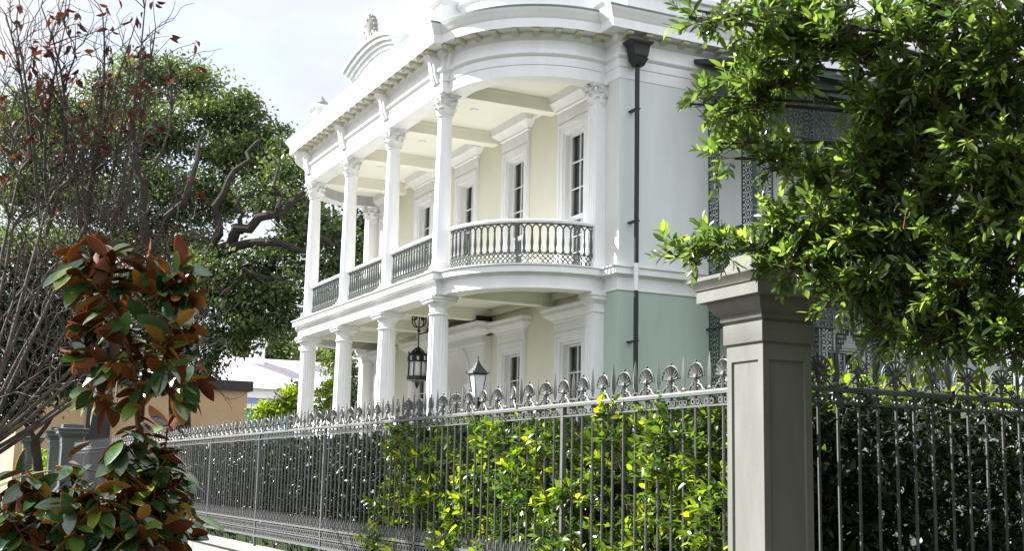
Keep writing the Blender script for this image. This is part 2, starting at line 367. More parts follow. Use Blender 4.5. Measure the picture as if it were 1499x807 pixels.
# doorway -------------------------------------------------------------
d = MB(); dx = -30.0
def arch_face(mb, x, y, half, zs, r, ztop, n=16):
    """front face around an arch: from -half..half up to ztop"""
    top = []; bot = []
    for i in range(n+1):
        a = PI*i/n; bot.append((x-r*math.cos(a), y, zs+r*math.sin(a)))
        t = -half+2*half*i/n; top.append((x+t, y, ztop))
    mb.sweep([bot, top])
    mb.add([(x-half, y, 1), (x-r, y, 1), (x-r, y, zs), (x-half, y, ztop)], [(0, 1, 2, 3)])
    mb.add([(x+half, y, 1), (x+r, y, 1), (x+r, y, zs), (x+half, y, ztop)], [(0, 1, 2, 3)])
    # reveal
    pts = [(x-r, 1.0)]+[(x-r*math.cos(PI*i/n), zs+r*math.sin(PI*i/n)) for i in range(n+1)]+[(x+r, 1.0)]
    mb.sweep([[(px, y, pz) for px, pz in pts], [(px, y+1.0, pz) for px, pz in pts]])
arch_face(d, dx, 12.97, 1.72, 4.05, .92, 5.22)
d.add([(dx-1.72, 12.97, 1), (dx-1.72, 13.2, 1), (dx-1.72, 13.2, 5.22), (dx-1.72, 12.97, 5.22)], [(0, 1, 2, 3)])
d.add([(dx+1.72, 12.97, 1), (dx+1.72, 13.2, 1), (dx+1.72, 13.2, 5.22), (dx+1.72, 12.97, 5.22)], [(0, 1, 2, 3)])
for k in range(20):
    pass
d.ring((dx, 12.95, 4.05), (1, 0, 0), (0, 0, 1), 1.07, .925, .05, 20, 0, PI)
door = H(d, 'doorway', M['white'])
def sub(mb, name, m, parent, smooth=35):
    return mb.build(name, m, parent, smooth)
hd = MB().sqlathe([(1.74, .02, 5.0), (1.78, .06, 5.03), (1.78, .06, 5.09), (1.73, .03, 5.1), (1.74, .04, 5.22), (1.84, .10, 5.26), (1.95, .24, 5.34), (1.97, .26, 5.36), (1.97, .26, 5.45), (2.03, .32, 5.52), (2.03, .32, 5.54)], dx, 12.96)
sub(hd, 'hood', M['white'], door)
for s_ in (-1, 1):
    cxp = dx+s_*1.15
    sub(MB().sqlathe([(.22, .06, 1.0), (.22, .06, 1.2), (.19, .045, 1.22), (.19, .045, 3.72), (.20, .05, 3.73), (.20, .05, 3.78), (.19, .045, 3.79), (.19, .045, 3.9), (.23, .07, 3.95), (.25, .09, 4.0), (.25, .09, 4.05)], cxp, 12.93), 'impost', M['white'], door)
sub(MB().box(dx-.9, dx+.9, 13.85, 13.9, 1.0, 4.95).box(dx-.8, dx-.1, 13.82, 13.85, 1.2, 2.4).box(dx+.1, dx+.8, 13.82, 13.85, 1.2, 2.4), 'door_leaf', M['cream'], door)
sub(MB().box(dx-.75, dx-.12, 13.83, 13.849, 2.6, 3.9).box(dx+.12, dx+.75, 13.83, 13.849, 2.6, 3.9), 'glass_pane', M['glass'], door)
sub(MB().box(dx-1.95, dx+1.95, 12.68, 13.1, 5.56, 5.68), 'door_head_box', M['black'], door)  # plain black box on top of the door hood

# columns ------------------------------------------------------------
def corinthian(mb, r, z0, z1, sx=1, sy=1):
    h = z1-z0
    mb.lathe([(r+.012, z0), (r+.03, z0+.015), (r+.03, z0+.04), (r+.005, z0+.05), (r+.005, z0+.1), (r+.02, z0+h*.5), (r+.075, z0+h*.78), (r+.10, z0+h*.84)], 0, 0, 24)
    for tier, (n, zb, zt, ro, ao) in enumerate(((8, z0+.05, z0+h*.42, r+.015, 0), (8, z0+h*.18, z0+h*.66, r+.03, PI/8))):
        for i in range(n):
            a = ao+2*PI*i/n; ca, sa = math.cos(a), math.sin(a); pts = []
            w = .55*2*PI*r/n
            prof = [(0, 0), (.012, .45), (.035, .8), (.075, .97), (.095, .9), (.085, .8)]
            L = []; 
            for q, (dr, t) in enumerate(prof):
                ww = w*(1, 1.15, 1.05, .8, .5, .2)[q]; rr = ro+dr; z = zb+(zt-zb)*t
                L.append([(rr*ca-s*ww*sa, rr*sa+s*ww*ca, z) for s in (-1, 0, 1)])
                L[-1][1] = ((rr+.018)*ca, (rr+.018)*sa, z)
            mb.sweep(L)
    for i in range(4):
        a = PI/4+i*PI/2; ca, sa = math.cos(a), math.sin(a)
        sp = []
        for k in range(13):
            t = k/12; ang = -PI/2+t*2.3*PI; rad = .065*(1-.72*t)
            sp.append(((r+.075+rad*math.cos(ang))*ca, (r+.075+rad*math.cos(ang))*sa, z0+h*.74+rad*math.sin(ang)))
        mb.tube([((r+.02)*ca, (r+.02)*sa, z0+h*.4), ((r+.05)*ca, (r+.05)*sa, z0+h*.58)]+sp, .022, 6)
        b = i*PI/2; cb, sb = math.cos(b), math.sin(b)
        for s in (-1, 1):
            mb.tube([((r+.03)*cb-s*.02*sb, (r+.03)*sb+s*.02*cb, z0+h*.5), ((r+.07)*cb-s*.05*sb, (r+.07)*sb+s*.05*cb, z0+h*.72), ((r+.085)*cb-s*.09*sb, (r+.085)*sb+s*.09*cb, z0+h*.78), ((r+.085)*cb-s*.07*sb, (r+.085)*sb+s*.07*cb, z0+h*.7)], .014, 5)
        mb.ball(((r+.115)*cb, (r+.115)*sb, z0+h*.93), .035, 8)
    # concave abacus
    rows = []
    for z, e in ((z0+h*.85, 0), (z0+h*.93, .012), (z0+h*.94, .03), (z1, .035)):
        ring_ = []
        c_ = r+.115+e
        for i in range(4):
            a = PI/4+i*PI/2; A = np.array([math.cos(a), math.sin(a)])*c_*1.36; B = np.array([math.cos(a+PI/2), math.sin(a+PI/2)])*c_*1.36
            nrm = -(A+B)/np.linalg.norm(A+B)
            for k in range(6):
                t = k/6*.9+.05; p = A*(1-t)+B*t+nrm*math.sin(PI*t)*.055
                ring_.append((p[0], p[1], z))
        rows.append(ring_)
    mb.sweep(rows, closed=True); n = len(rows[0]); b = len(mb.v)
    mb.add(rows[0], [tuple(range(n-1, -1, -1))]); mb.add(rows[-1], [tuple(range(n))])
    if sx != 1 or sy != 1: mb.v = [(x*sx, y*sy, z) for x, y, z in mb.v]
    return mb
CAPM = corinthian(MB(), .155, 9.63, 10.129).build('capital', M['white'], None); capmesh = CAPM.data
shu = MB().lathe([(.19, 6.30), (.19, 6.8), (.187, 7.6), (.175, 8.6), (.157, 9.55), (.155, 9.63)], flute=.004, nf=20)
shl = MB().lathe([(.235, 1.2), (.235, 2.2), (.232, 3.2), (.222, 4.2), (.206, 5.1), (.203, 5.16)], flute=.016, nf=20)
def upper_col(first, x, y):
    if first:
        c = shu.build('column', M['white'], house); CAPM.parent = c
        MB().box(-.27, .27, -.27, .27, 6.082, 6.16).lathe([(.25, 6.16), (.275, 6.185), (.25, 6.215), (.225, 6.22), (.22, 6.245), (.24, 6.26), (.22, 6.285), (.195, 6.30)], n=28).build('base', M['white'], c)
    else: c = copy_tree(uc, house)
    c.location = (x-HX, y-16, 0); return c
def lower_col(first, x, y):
    if first:
        c = shl.build('column', M['white'], house)
        MB().lathe([(.203, 5.16), (.225, 5.17), (.235, 5.19), (.225, 5.21), (.207, 5.22), (.207, 5.34), (.22, 5.345), (.235, 5.37), (.27, 5.43), (.275, 5.44)], n=28).box(-.29, .29, -.29, .29, 5.44, 5.50).box(-.32, .32, -.32, .32, 5.50, 5.579).build('capital', M['white'], c)
        MB().box(-.33, .33, -.33, .33, 1.0, 1.1).lathe([(.31, 1.1), (.33, 1.13), (.27, 1.18), (.24, 1.2)], n=28).build('base', M['white'], c)
    else: c = copy_tree(lc, house)
    c.location = (x-HX, y-16, 0); return c
for i, x in enumerate(COLX):
    if i == 0: uc = upper_col(True, x, 10.42); lc = lower_col(True, x, 10.42)
    else: upper_col(False, x, 10.42); lower_col(False, x, 10.42)
# pilasters at the gallery ends
def pilaster(z0, z1, cap):
    p = MB().sqlathe([(.24, .24, z0), (.24, .24, z0+.1), (.215, .215, z0+.15), (.19, .19, z0+.22), (.185, .185, z1-.55), (.185, .185, z1-.002)], 0, 0)
    for s in (-.09, 0, .09): p.box(s-.03, s+.03, -.197, -.184, z0+.3, z1-.65)
    c = p.build('pilaster', M['white'], house)
    if cap:
        k = bpy.data.objects.new('capital', capmesh); COL.objects.link(k); k.parent = c; k.scale = (1.12, 1.12, 1)
    else:
        MB().sqlathe([(.19, .19, z1-.42), (.21, .21, z1-.41), (.21, .21, z1-.37), (.19, .19, z1-.36), (.19, .19, z1-.24), (.25, .25, z1-.16), (.27, .27, z1-.15), (.27, .27, z1-.08), (.3, .3, z1-.07), (.3, .3, z1)], 0, 0).build('capital', M['white'], c)
    return c
pu = pilaster(6.082, 10.13, True); pl = pilaster(1.0, 5.58, False)
for i, x in enumerate((-22.70, 2*HX+22.70)):
    for p in (pu, pl):
        o = p if i == 0 else copy_tree(p, house)
        o.location = (x-HX, 13.03-16, 0)

# modillions and consoles ---------------------------------------------------
mo = MB()
prof = [(0, 0), (.25, 0), (.25, -.035), (.235, -.06), (.20, -.075), (.165, -.06), (.12, -.06), (.05, -.10), (0, -.11)]
for s in (-.07, .07): mo.add([(s, -p, z) for p, z in prof], [tuple(range(len(prof)))])
n_ = len(prof); b_ = [(-.07, -p, z) for p, z in prof]+[(.07, -p, z) for p, z in prof]
mo.add(b_, [(i, (i+1) % n_, n_+(i+1) % n_, n_+i) for i in range(n_)])
modm = mo.build('modillion', M['agedshade'], house, smooth=40)
mods = []
pth = front_path(.13)
x = -24.9
while x > 2*HX+24.9-.01: mods.append((x, YF_-.13, 0)); x -= .4635
arcl = arc_pts(.13); 
cum = [0]
for a, b in zip(arcl[:-1], arcl[1:]): cum.append(cum[-1]+math.hypot(b[0]-a[0], b[1]-a[1]))
def on_arc(t):
    L = t*cum[-1]; i = max(k for k in range(len(cum)-1) if cum[k] <= L+1e-9); f_ = (L-cum[i])/(cum[i+1]-cum[i])
    p = (arcl[i][0]*(1-f_)+arcl[i+1][0]*f_, arcl[i][1]*(1-f_)+arcl[i+1][1]*f_)
    return p, math.atan2(p[1]-CY, p[0]-CX)
for k in range(9):
    p, a = on_arc((k+.6)/9.2); mods.append((p[0], p[1], a+PI/2)); mods.append((2*HX-p[0], p[1], PI/2-a))
y = YP_+.05
while y < 22: mods.append((XF+.13, y, PI/2)); y += .4635
mods.append((XF-.2, YP_-.13, 0))
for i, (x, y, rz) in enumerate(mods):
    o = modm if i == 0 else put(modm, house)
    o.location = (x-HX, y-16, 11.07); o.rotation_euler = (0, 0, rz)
cs = MB(); prof = []
for k in range(13):
    t = k/12; prof.append((.06+.26*(1-t)**1.6-.03*math.sin(t*PI*2), 11.0-t*.62))
for w, e in ((.15, 0), (.06, .025)):
    b_ = [(-w, 0, 11.0)]+[(-w, -p-e, z) for p, z in prof]+[(-w, 0, 10.38)]; m_ = len(b_)
    b2 = [(-x_, y_, z_) for x_, y_, z_ in b_]
    cs.add(b_+b2, [tuple(range(m_)), tuple(range(2*m_-1, m_-1, -1))]+[(i, (i+1) % m_, m_+(i+1) % m_, m_+i) for i in range(m_)])
csm = cs.build('console', M['white'], house, smooth=40)
cl_ = [(x, YF_-.0, 0) for x in COLX]+[(-24.75, 10.42, PI/2)]
for i, (x, y, rz) in enumerate(cl_):
    o = csm if i == 0 else put(csm, house)
    o.location = (x-HX, y-16, 0); o.rotation_euler = (0, 0, rz)

# balustrades ---------------------------------------------------------------
def baluster_shape():
    b = MB()
    b.lathe([(.03, 6.36), (.038, 6.37), (.038, 6.40), (.022, 6.42), (.026, 6.48), (.036, 6.56), (.026, 6.68), (.018, 6.80), (.028, 6.82), (.022, 6.85), (.02, 6.90)], n=8)
    for s in (-1, 1): b.tube([(0, 0, 6.86), (s*.035, 0, 6.925), (s*.079, 0, 6.95)], .018, 5, False)
    return b
balm = None
def balustrade(path, name_first):
    """path: list of (x,y) world"""
    global balm
    P_ = [np.array(p) for p in path]
    seg = [np.linalg.norm(b-a) for a, b in zip(P_[:-1], P_[1:])]; tot = sum(seg)
    def pos(L):
        for i, s in enumerate(seg):
            if L <= s+1e-9: break
            L -= s
        t = (P_[i+1]-P_[i])/seg[i]; return P_[i]+t*L, t
    def offs(o, z):
        out = []
        for i, p in enumerate(P_):
            t = P_[min(i+1, len(P_)-1)]-P_[max(i-1, 0)]; t /= np.linalg.norm(t); nn = np.array([t[1], -t[0]])
            out.append((*(p+nn*o), z))
        return out
    hr = MB()
    pr_ = [(-.05, 6.98), (.05, 6.98), (.075, 7.0), (.08, 7.03), (.06, 7.055), (-.06, 7.055), (-.08, 7.03), (-.075, 7.0), (-.05, 6.98)]
    hr.sweep([offs(o, z) for o, z in pr_])
    root = H(MB().sweep([offs(o, z) for o, z in ((-.02, 6.955), (.02, 6.955), (.02, 6.979), (-.02, 6.979), (-.02, 6.955))]).sweep([offs(o, z) for o, z in ((-.02, 6.335), (.02, 6.335), (.02, 6.36), (-.02, 6.36), (-.02, 6.335))]).sweep([offs(o, z) for o, z in ((-.02, 6.10), (.02, 6.10), (.02, 6.12), (-.02, 6.12), (-.02, 6.10))]), 'balustrade', M['rail'])
    # children of root are in world coordinates as well: root's local frame equals world
    hro = hr.build('handrail', M['white'], root)
    lb = MB(); nL = int(tot/.105)
    for k in range(nL):
        p, t = pos((k+.5)*tot/nL)
        for j, z in enumerate((6.173, 6.282)): lb.ring((p[0], p[1], z), (t[0], t[1], 0), (0, 0, 1), .056, .036, .02, 8)
    lb.build('lattice_band', M['rail'], root)
    n = int(tot/.158)
    for k in range(n):
        p, t = pos((k+.5)*tot/n)
        if balm is None: balm = baluster_shape().build('baluster', M['rail'], root); o = balm
        else: o = balm.copy(); COL.objects.link(o); o.parent = root
        o.location = (p[0], p[1], 0); o.rotation_euler = (0, 0, math.atan2(t[1], t[0]))
    return root
for a, b in zip(COLX[:-1], COLX[1:]): balustrade([(a-.2, 10.42), (b+.2, 10.42)], False)
ra = arc_pts(-.12)
ra = [p for p in ra if p[0] > -24.86]
balustrade(ra, False); balustrade([(2*HX-x, y) for x, y in reversed(ra)], False)

# downspout ------------------------------------------------------------------
XD = XF+.27; YD = 13.35
ds = MB().tube([(XD, YD, 10.36), (XD, YD, 6.12)], .05, 12).tube([(XD, YD, 5.55), (XD, YD, .5)], .05, 12)
dsp = H(ds, 'downspout', M['black'])
MB().tube([(XD, YD, 6.119), (XD, YD, 5.551)], .052, 12).build('pipe_bend', M['white'], dsp)
MB().sqlathe([(.10, .09, 10.34), (.13, .12, 10.42), (.15, .17, 10.5), (.13, .14, 10.52), (.15, .16, 10.56), (.15, .17, 10.60), (.16, .20, 10.78), (.17, .22, 10.80), (.20, .27, 10.85), (.20, .27, 10.88)], XF+.27, YD+.02).build('hopper', M['black'], dsp)
for z in (9.4, 7.0, 4.5): MB().box(XF, XD+.052, YD-.055, YD+.055, z, z+.025).build('pipe_bracket', M['black'], dsp)

# parapet and pediment ----------------------------------------------------------
def parpath(o): 
    return [(x, y) for x, y in plan(o)]
PAR = [(-.12, 11.52), (-.12, 11.60), (-.16, 11.62), (-.16, 12.06), (-.14, 12.08), (-.10, 12.11), (-.10, 12.2), (-.4, 12.22), (-.4, 11.5)]
h_ = front_path(0)
rows = []
for o, z in PAR:
    fx = [(-25.05, YF_-o), (2*HX+25.05, YF_-o)]
    rows.append([(x, y, z) for x, y in fx])
par = H(MB().sweep(rows), 'parapet', M['white'])
for sgn in (1, -1):
    rows = []
    for o, z in ((-.10, 11.50), (-.10, 11.56), (-.26, 11.7), (-.26, 12.15), (-.18, 12.2), (-.18, 12.32), (-.6, 12.34), (-.6, 11.5)):
        a = arc_pts(o); rows.append([(x if sgn > 0 else 2*HX-x, y, z) for x, y in a[4:]])
    MB().sweep(rows).build('drum_parapet', M['white'], par)
    xx = -25.2 if sgn > 0 else 2*HX+25.2
    MB().sqlathe([(.27, .27, 11.54), (.27, .27, 11.62), (.22, .22, 11.65), (.22, .22, 12.25), (.25, .25, 12.28), (.31, .31, 12.36), (.31, .31, 12.42), (.1, .1, 12.5)], xx, 10.42).build('pedestal', M['white'], par)
MB().box(-22.0, -21.85, 13.2, 24, 11.5, 12.1).box(-22.05, -21.75, 13.15, 24, 12.1, 12.2).box(-22.7, -22.1, 12.85, 13.3, 11.55, 11.9).build('flank_parapet', M['white'], par)
# segmental pediment
X0 = HX; PW, ZE, RISE = 1.83, 12.60, .30
Rr = (PW**2+RISE**2)/(2*RISE); zc = ZE+RISE-Rr
def seg(r_, w):
    a_ = math.asin(min(1, w/r_)); return [(X0+r_*math.sin(-a_+2*a_*i/24), zc+r_*math.cos(-a_+2*a_*i/24)) for i in range(25)]
pe = MB()
outer = seg(Rr-.36, PW-.22)
f = [(X0-PW+.22, 11.5)]+outer+[(X0+PW-.22, 11.5)]
pe.add([(x, 10.36, z) for x, z in f]+[(x, 11.2, z) for x, z in f], [tuple(range(len(f))), tuple(range(2*len(f)-1, len(f)-1, -1))]+[(i, i+1, len(f)+i+1, len(f)+i) for i in range(len(f)-1)])
def archband(r0, r1, yf, yb, w0, w1):
    A = seg(r0, w0); B = seg(r1, w1)
    pe.sweep([[(x, yf, z) for x, z in A], [(x, yf, z) for x, z in B], [(x, yb, z) for x, z in B], [(x, yb, z) for x, z in A], [(x, yf, z) for x, z in A]])
    for k in (0, -1): pe.add([(A[k][0], yf, A[k][1]), (B[k][0], yf, B[k][1]), (B[k][0], yb, B[k][1]), (A[k][0], yb, A[k][1])], [(0, 1, 2, 3)])
archband(Rr-.38, Rr-.28, 10.30, 11.2, PW-.20, PW-.16); archband(Rr-.279, Rr-.19, 10.22, 11.22, PW-.15, PW-.11); archband(Rr-.189, Rr-.09, 10.13, 11.24, PW-.10, PW-.05); archband(Rr-.089, Rr, 10.06, 11.26, PW-.04, PW)
archband(Rr-.62, Rr-.56, 10.335, 10.37, PW-.52, PW-.46)
pe.box(X0-PW+.18, X0-PW+.44, 10.32, 11.0, 11.5, ZE-.33).box(X0+PW-.44, X0+PW-.18, 10.32, 11.0, 11.5, ZE-.33)
ped = H(pe, 'pediment', M['white'])
ac = MB(); zt = ZE+RISE; YA = 10.25
for k in range(-4, 5):
    a = k*.30; L = .66-.055*abs(k)
    base = np.array([X0, YA, zt+.12]); dd = np.array([math.sin(a), 0, math.cos(a)])
    ac.tube([base+dd*.06, base+dd*L*.6, base+dd*L*.92, base+dd*L+np.array([0, -.07, -.02])], [.03, .075, .07, .03], 6)
for sg_ in (-1, 1):
    for q in (0, 1):
        sp = [(X0+sg_*(.15+.7*t), YA, zt-.02-.09*t**2*3+.26*(1-t)*math.sin(t*PI)+.05*q) for t in np.linspace(0, 1, 9)]
        ac.tube(sp, [.07, .075, .07, .065, .06, .055, .05, .04, .03], 6)
    ac.ring((X0+sg_*.3, YA-.03, zt+.12), (1, 0, 0), (0, 0, 1), .13, .06, .1, 10); ac.ring((X0+sg_*.56, YA-.03, zt+.03), (1, 0, 0), (0, 0, 1), .10, .045, .1, 10)
ac.box(X0-.3, X0+.3, YA-.1, YA+.12, zt-.08, zt+.1)
ac.build('acroterion', M['stone'], ped)
ur = MB().lathe([(.06, 12.2), (.14, 12.22), (.08, 12.3), (.18, 12.42), (.2, 12.5), (.12, 12.58), (.05, 12.66), (.02, 12.72)], 2*HX+25.3, 10.4, 14)
ur.build('urn', M['stone'], par)

# iron lace gallery ---------------------------------------------------------------
GX0, GX1, GY0, GY1 = XF+.02, -20.28, 15.3, 22.5
def lace_panel(mb, o, u, w, z0, z1, cell=.13):
    """cast-iron lace: frame + rings + diagonals, from point o along u"""
    o = np.array(o, float); u = np.array(u, float); vz = np.array([0, 0, 1.])
    def bar(a, b, t=.018): mb.tube([a, b], t, 4, True)
    P_ = lambda s, z: (o[0]+u[0]*s, o[1]+u[1]*s, z)
    bar(P_(0, z0), P_(w, z0), .02); bar(P_(0, z1), P_(w, z1), .02); bar(P_(0.01, z0), P_(0.01, z1), .02); bar(P_(w-.01, z0), P_(w-.01, z1), .02)
    nx = max(1, int(round(w/cell))); nzz = max(1, int(round((z1-z0)/cell))); cx_ = w/nx; cz_ = (z1-z0)/nzz
    for i in range(nx):
        for j in range(nzz):
            c_ = P_((i+.5)*cx_, z0+(j+.5)*cz_); r = min(cx_, cz_)*.5
            if (i+j) % 2: mb.ring(c_, u, vz, r, r*.62, .015, 6)
            else:
                mb.ring(c_, u, vz, r*.55, r*.2, .015, 5)
                mb.tube([P_((i+.05)*cx_, z0+(j+.05)*cz_), P_((i+.95)*cx_, z0+(j+.95)*cz_)], .011, 4, False); mb.tube([P_((i+.95)*cx_, z0+(j+.05)*cz_), P_((i+.05)*cx_, z0+(j+.95)*cz_)], .011, 4, False)
ux, uy = (1, 0, 0), (0, 1, 0)
gf = MB().box(GX0, GX1+.12, GY0-.12, GY1, 5.86, 6.06)
ig = H(gf, 'iron_gallery', M['lace'])
rf = MB(); rf.add([(GX0, GY0-.35, 10.85), (GX1+.45, GY0-.35, 10.26), (GX1+.45, GY1, 10.26), (GX0, GY1, 10.85), (GX0, GY0-.35, 10.75), (GX1+.45, GY0-.35, 10.14), (GX1+.45, GY1, 10.14), (GX0, GY1, 10.75)], [(0, 1, 2, 3), (4, 5, 6, 7), (0, 1, 5, 4), (1, 2, 6, 5)])
rf.box(GX0, GX1+.2, GY0-.12, GY0-.02, 9.85, 10.13).box(GX1-.02, GX1+.2, GY0, GY1, 9.85, 10.13)
rf.build('gallery_roof', M['lace'], ig)
def post(x, y, z0, z1, u, w=.42):
    mb = MB(); lace_panel(mb, (x-u[0]*w/2, y-u[1]*w/2, 0), u, w, z0, z1); mb.build('lace_post', M['lace'], ig)
for z0, z1 in ((.5, 5.86), (6.06, 9.85)):
    post(GX0+.22, GY0, z0, z1, ux, .36); post(GX1-.22, GY0, z0, z1, ux)
    for y in (GY0+.24, 17.1, 18.28, 20.2, 22.2): post(GX1, y, z0, z1, uy, .45 if z0 > 3 else .32)
    MB().tube([(GX1, GY0, z0), (GX1, GY0, z1)], .05, 8).build('corner_rod', M['lace'], ig)
    fr = MB(); lace_panel(fr, (GX0+.4, GY0, 0), ux, GX1-.42-GX0-.4, z1-.95, z1, .14); lace_panel(fr, (GX1, GY0+.45, 0), uy, GY1-GY0-.5, z1-.95, z1, .14)
    for a, b in ((15.78, 16.87), (17.33, 18.05), (18.5, 19.97), (20.43, 21.97)):
        for s in (0, 1):
            e0 = a if s == 0 else b; dd = 1 if s == 0 else -1
            for k in range(5):
                ww = .32*(1-k/5); lace_panel(fr, (GX1, min(e0, e0+dd*ww), 0), uy, ww+.02, z1-.95-(k+1)*.1, z1-.95-k*.1, .1)
    fr.tube([(GX1+.03, GY0, z1-.95), (GX1+.03, GY1, z1-.95)], .03, 6).tube([(GX0, GY0-.03, z1-.95), (GX1, GY0-.03, z1-.95)], .03, 6)
    fr.build('lace_frieze', M['lace'], ig)
    if z0 > 3:
        ra_ = MB(); lace_panel(ra_, (GX0+.4, GY0, 0), ux, GX1-GX0-.85, z0+.02, z0+.9); lace_panel(ra_, (GX1, GY0+.45, 0), uy, 6.3, z0+.02, z0+.9); ra_.build('lace_railing', M['lace'], ig)

# ================================================================== lanterns
LX, LY = -29.85, 11.86
hl = thing('hanging_lantern', 'tall black iron hanging lantern on a scrolled rod under the lower gallery', 'lantern', (LX, LY, 5.86))
rod = MB().tube([(0, 0, 0), (0, 0, -.9)], .018, 6).ball((0, 0, -.45), .05, 8)
for q_ in range(4):
    uc_, us_ = math.cos(.6+q_*PI/2), math.sin(.6+q_*PI/2)
    rod.tube([(uc_*(.02+.20*math.sin(t*PI*.9)), us_*(.02+.20*math.sin(t*PI*.9)), -.36+.34*t-.05*math.sin(t*2*PI)) for t in np.linspace(0, 1, 9)], .016, 5); rod.ring((uc_*.15, us_*.15, -.10), (uc_, us_, 0), (0, 0, 1), .08, .05, .022, 10)
rod.build('hanging_rod', M['black'], hl)
cg = MB().lathe([(.02, -.86), (.06, -.9), (.05, -.94), (.12, -1.0), (.2, -1.06), (.2, -1.09)], n=12)
for i in range(8):
    a = i*PI/4; ca, sa = math.cos(a), math.sin(a)
    cg.tube([(.06*ca, .06*sa, -.9), (.16*ca, .16*sa, -1.0), (.24*ca, .24*sa, -1.1), (.25*ca, .25*sa, -1.68)], .018, 5)
    cg.ring((.25*ca, .25*sa, -1.16), (-sa, ca, 0), (0, 0, 1), .07, .035, .02, 8)
    cg.tube([(.25*ca, .25*sa, -1.06), (.25*ca, .25*sa, -.98)], [.03, .004], 5)
cg.lathe([(.23, -1.22), (.27, -1.22), (.27, -1.26), (.23, -1.26)], n=16, cap=False).lathe([(.23, -1.62), (.27, -1.62), (.27, -1.72), (.2, -1.74), (.06, -1.80), (.03, -1.9), (.002, -1.95)], n=16, cap=False)
cg.build('lantern_cage', M['black'], hl)
MB().lathe([(.21, -1.25), (.21, -1.63)], n=12).build('lantern_glass', M['lampglass'], hl)
lp = thing('lamp_post', 'black garden lamp post with a peaked four-sided lantern in front of the doorway', 'street lamp', (-17.62, 8.0, .4))
Zl = -.4
MB().lathe([(.12, 0), (.12, .1), (.08, .18), (.05, .3), (.045, 2.3), (.07, 2.33), (.05, 2.38), (.09, 2.46), (.1, 2.5)], n=14).build('post', M['black'], lp)
lr = MB().sqlathe([(.115, .115, 2.86), (.125, .125, 2.875), (.075, .075, 2.95), (.055, .055, 2.98), (.022, .022, 3.05), (.012, .012, 3.07)], 0, 0).lathe([(.012, 3.06), (.018, 3.08), (.008, 3.095), (.014, 3.12), (.002, 3.15)], n=8)
for sx_ in (-1, 1):
    for sy_ in (-1, 1): lr.tube([(sx_*.11, sy_*.11, 2.87), (sx_*.13, sy_*.13, 2.885), (sx_*.135, sy_*.135, 2.91)], .008, 5); lr.tube([(sx_*.098, sy_*.098, 2.865), (sx_*.055, sy_*.055, 2.5)], .007, 4)
lr.sqlathe([(.06, .06, 2.48), (.062, .062, 2.505)], 0, 0)
lr.build('lantern_roof', M['black'], lp)
MB().sqlathe([(.05, .05, 2.51), (.09, .09, 2.855)], 0, 0).build('lantern_glass', M['lampglass'], lp)

# ================================================================== fence pillars
YFN = 5.63
PX0, PX1, PY0, PY1 = -7.41, -6.99, 5.33, 5.75
def pillar(root, m, hw=.21):
    b = MB()
    b.box(-hw-.05, hw+.05, -hw-.05, hw+.05, 0, .55).sqlathe([(hw+.05, hw+.05, .55), (hw, hw, .6)], 0, 0)
    # shaft with sunk panels on four faces
    e = .055; z0, z1 = .6, 2.645; pz0, pz1 = .75, 2.52; dpt = .014
    for k in range(4):
        c, s = math.cos(k*PI/2), math.sin(k*PI/2)
        R3 = lambda x, y, z: (x*c-y*s, x*s+y*c, z)
        O = [(-hw, z0), (hw, z0), (hw, z1), (-hw, z1)]; I = [(-hw+e, pz0), (hw-e, pz0), (hw-e, pz1), (-hw+e, pz1)]; J = [(-hw+e+.008, pz0+.008), (hw-e-.008, pz0+.008), (hw-e-.008, pz1-.008), (-hw+e+.008, pz1-.008)]
        vs = [R3(x, -hw, z) for x, z in O]+[R3(x, -hw, z) for x, z in I]+[R3(x, -hw+dpt, z) for x, z in J]
        b.add(vs, [(i, (i+1) % 4, 4+(i+1) % 4, 4+i) for i in range(4)]+[(4+i, 4+(i+1) % 4, 8+(i+1) % 4, 8+i) for i in range(4)]+[(8, 9, 10, 11)])
    b.build('shaft', m, root, smooth=0)
    h = hw
    prof = [(h+.016, 2.645), (h+.018, 2.65), (h+.018, 2.785), (h+.006, 2.79), (h+.006, 2.80), (h+.03, 2.81), (h+.036, 2.825), (h+.03, 2.845), (h+.035, 2.85), (h+.06, 2.87), (h+.085, 2.90), (h+.10, 2.94), (h+.10, 2.95), (h+.155, 2.955), (h+.155, 3.04), (h+.165, 3.045), (h+.17, 3.06), (h+.19, 3.085), (h+.205, 3.105), (h+.205, 3.13), (h+.06, 3.155), (h+.01, 3.16), (h+.005, 3.28), (0.02, 3.32)]
    MB().sqlathe([(a, a, z) for a, z in prof], 0, 0).build('cap', m, root, smooth=25)
gp = thing('fence_pillar', 'large olive-grey square fence pillar with moulded cap at the near fence corner', 'pillar', ((PX0+PX1)/2, (PY0+PY1)/2, 0))
pillar(gp, M['pillar'])
far_lab = ['dark capped pillar right at the far end of the long iron fence', 'dark capped pillar just beyond the end of the long fence, second of the far three', 'dark capped pillar farthest down the street, in front of the sunlit clipped hedge']
for (x, lab) in zip((-47.0, -50.8, -61.5), far_lab):
    p = thing('fence_pillar', lab, 'pillar', (x, YFN, 0), 'dark pillars beyond the fence end'); pillar(p, M['farpillar'], .34)

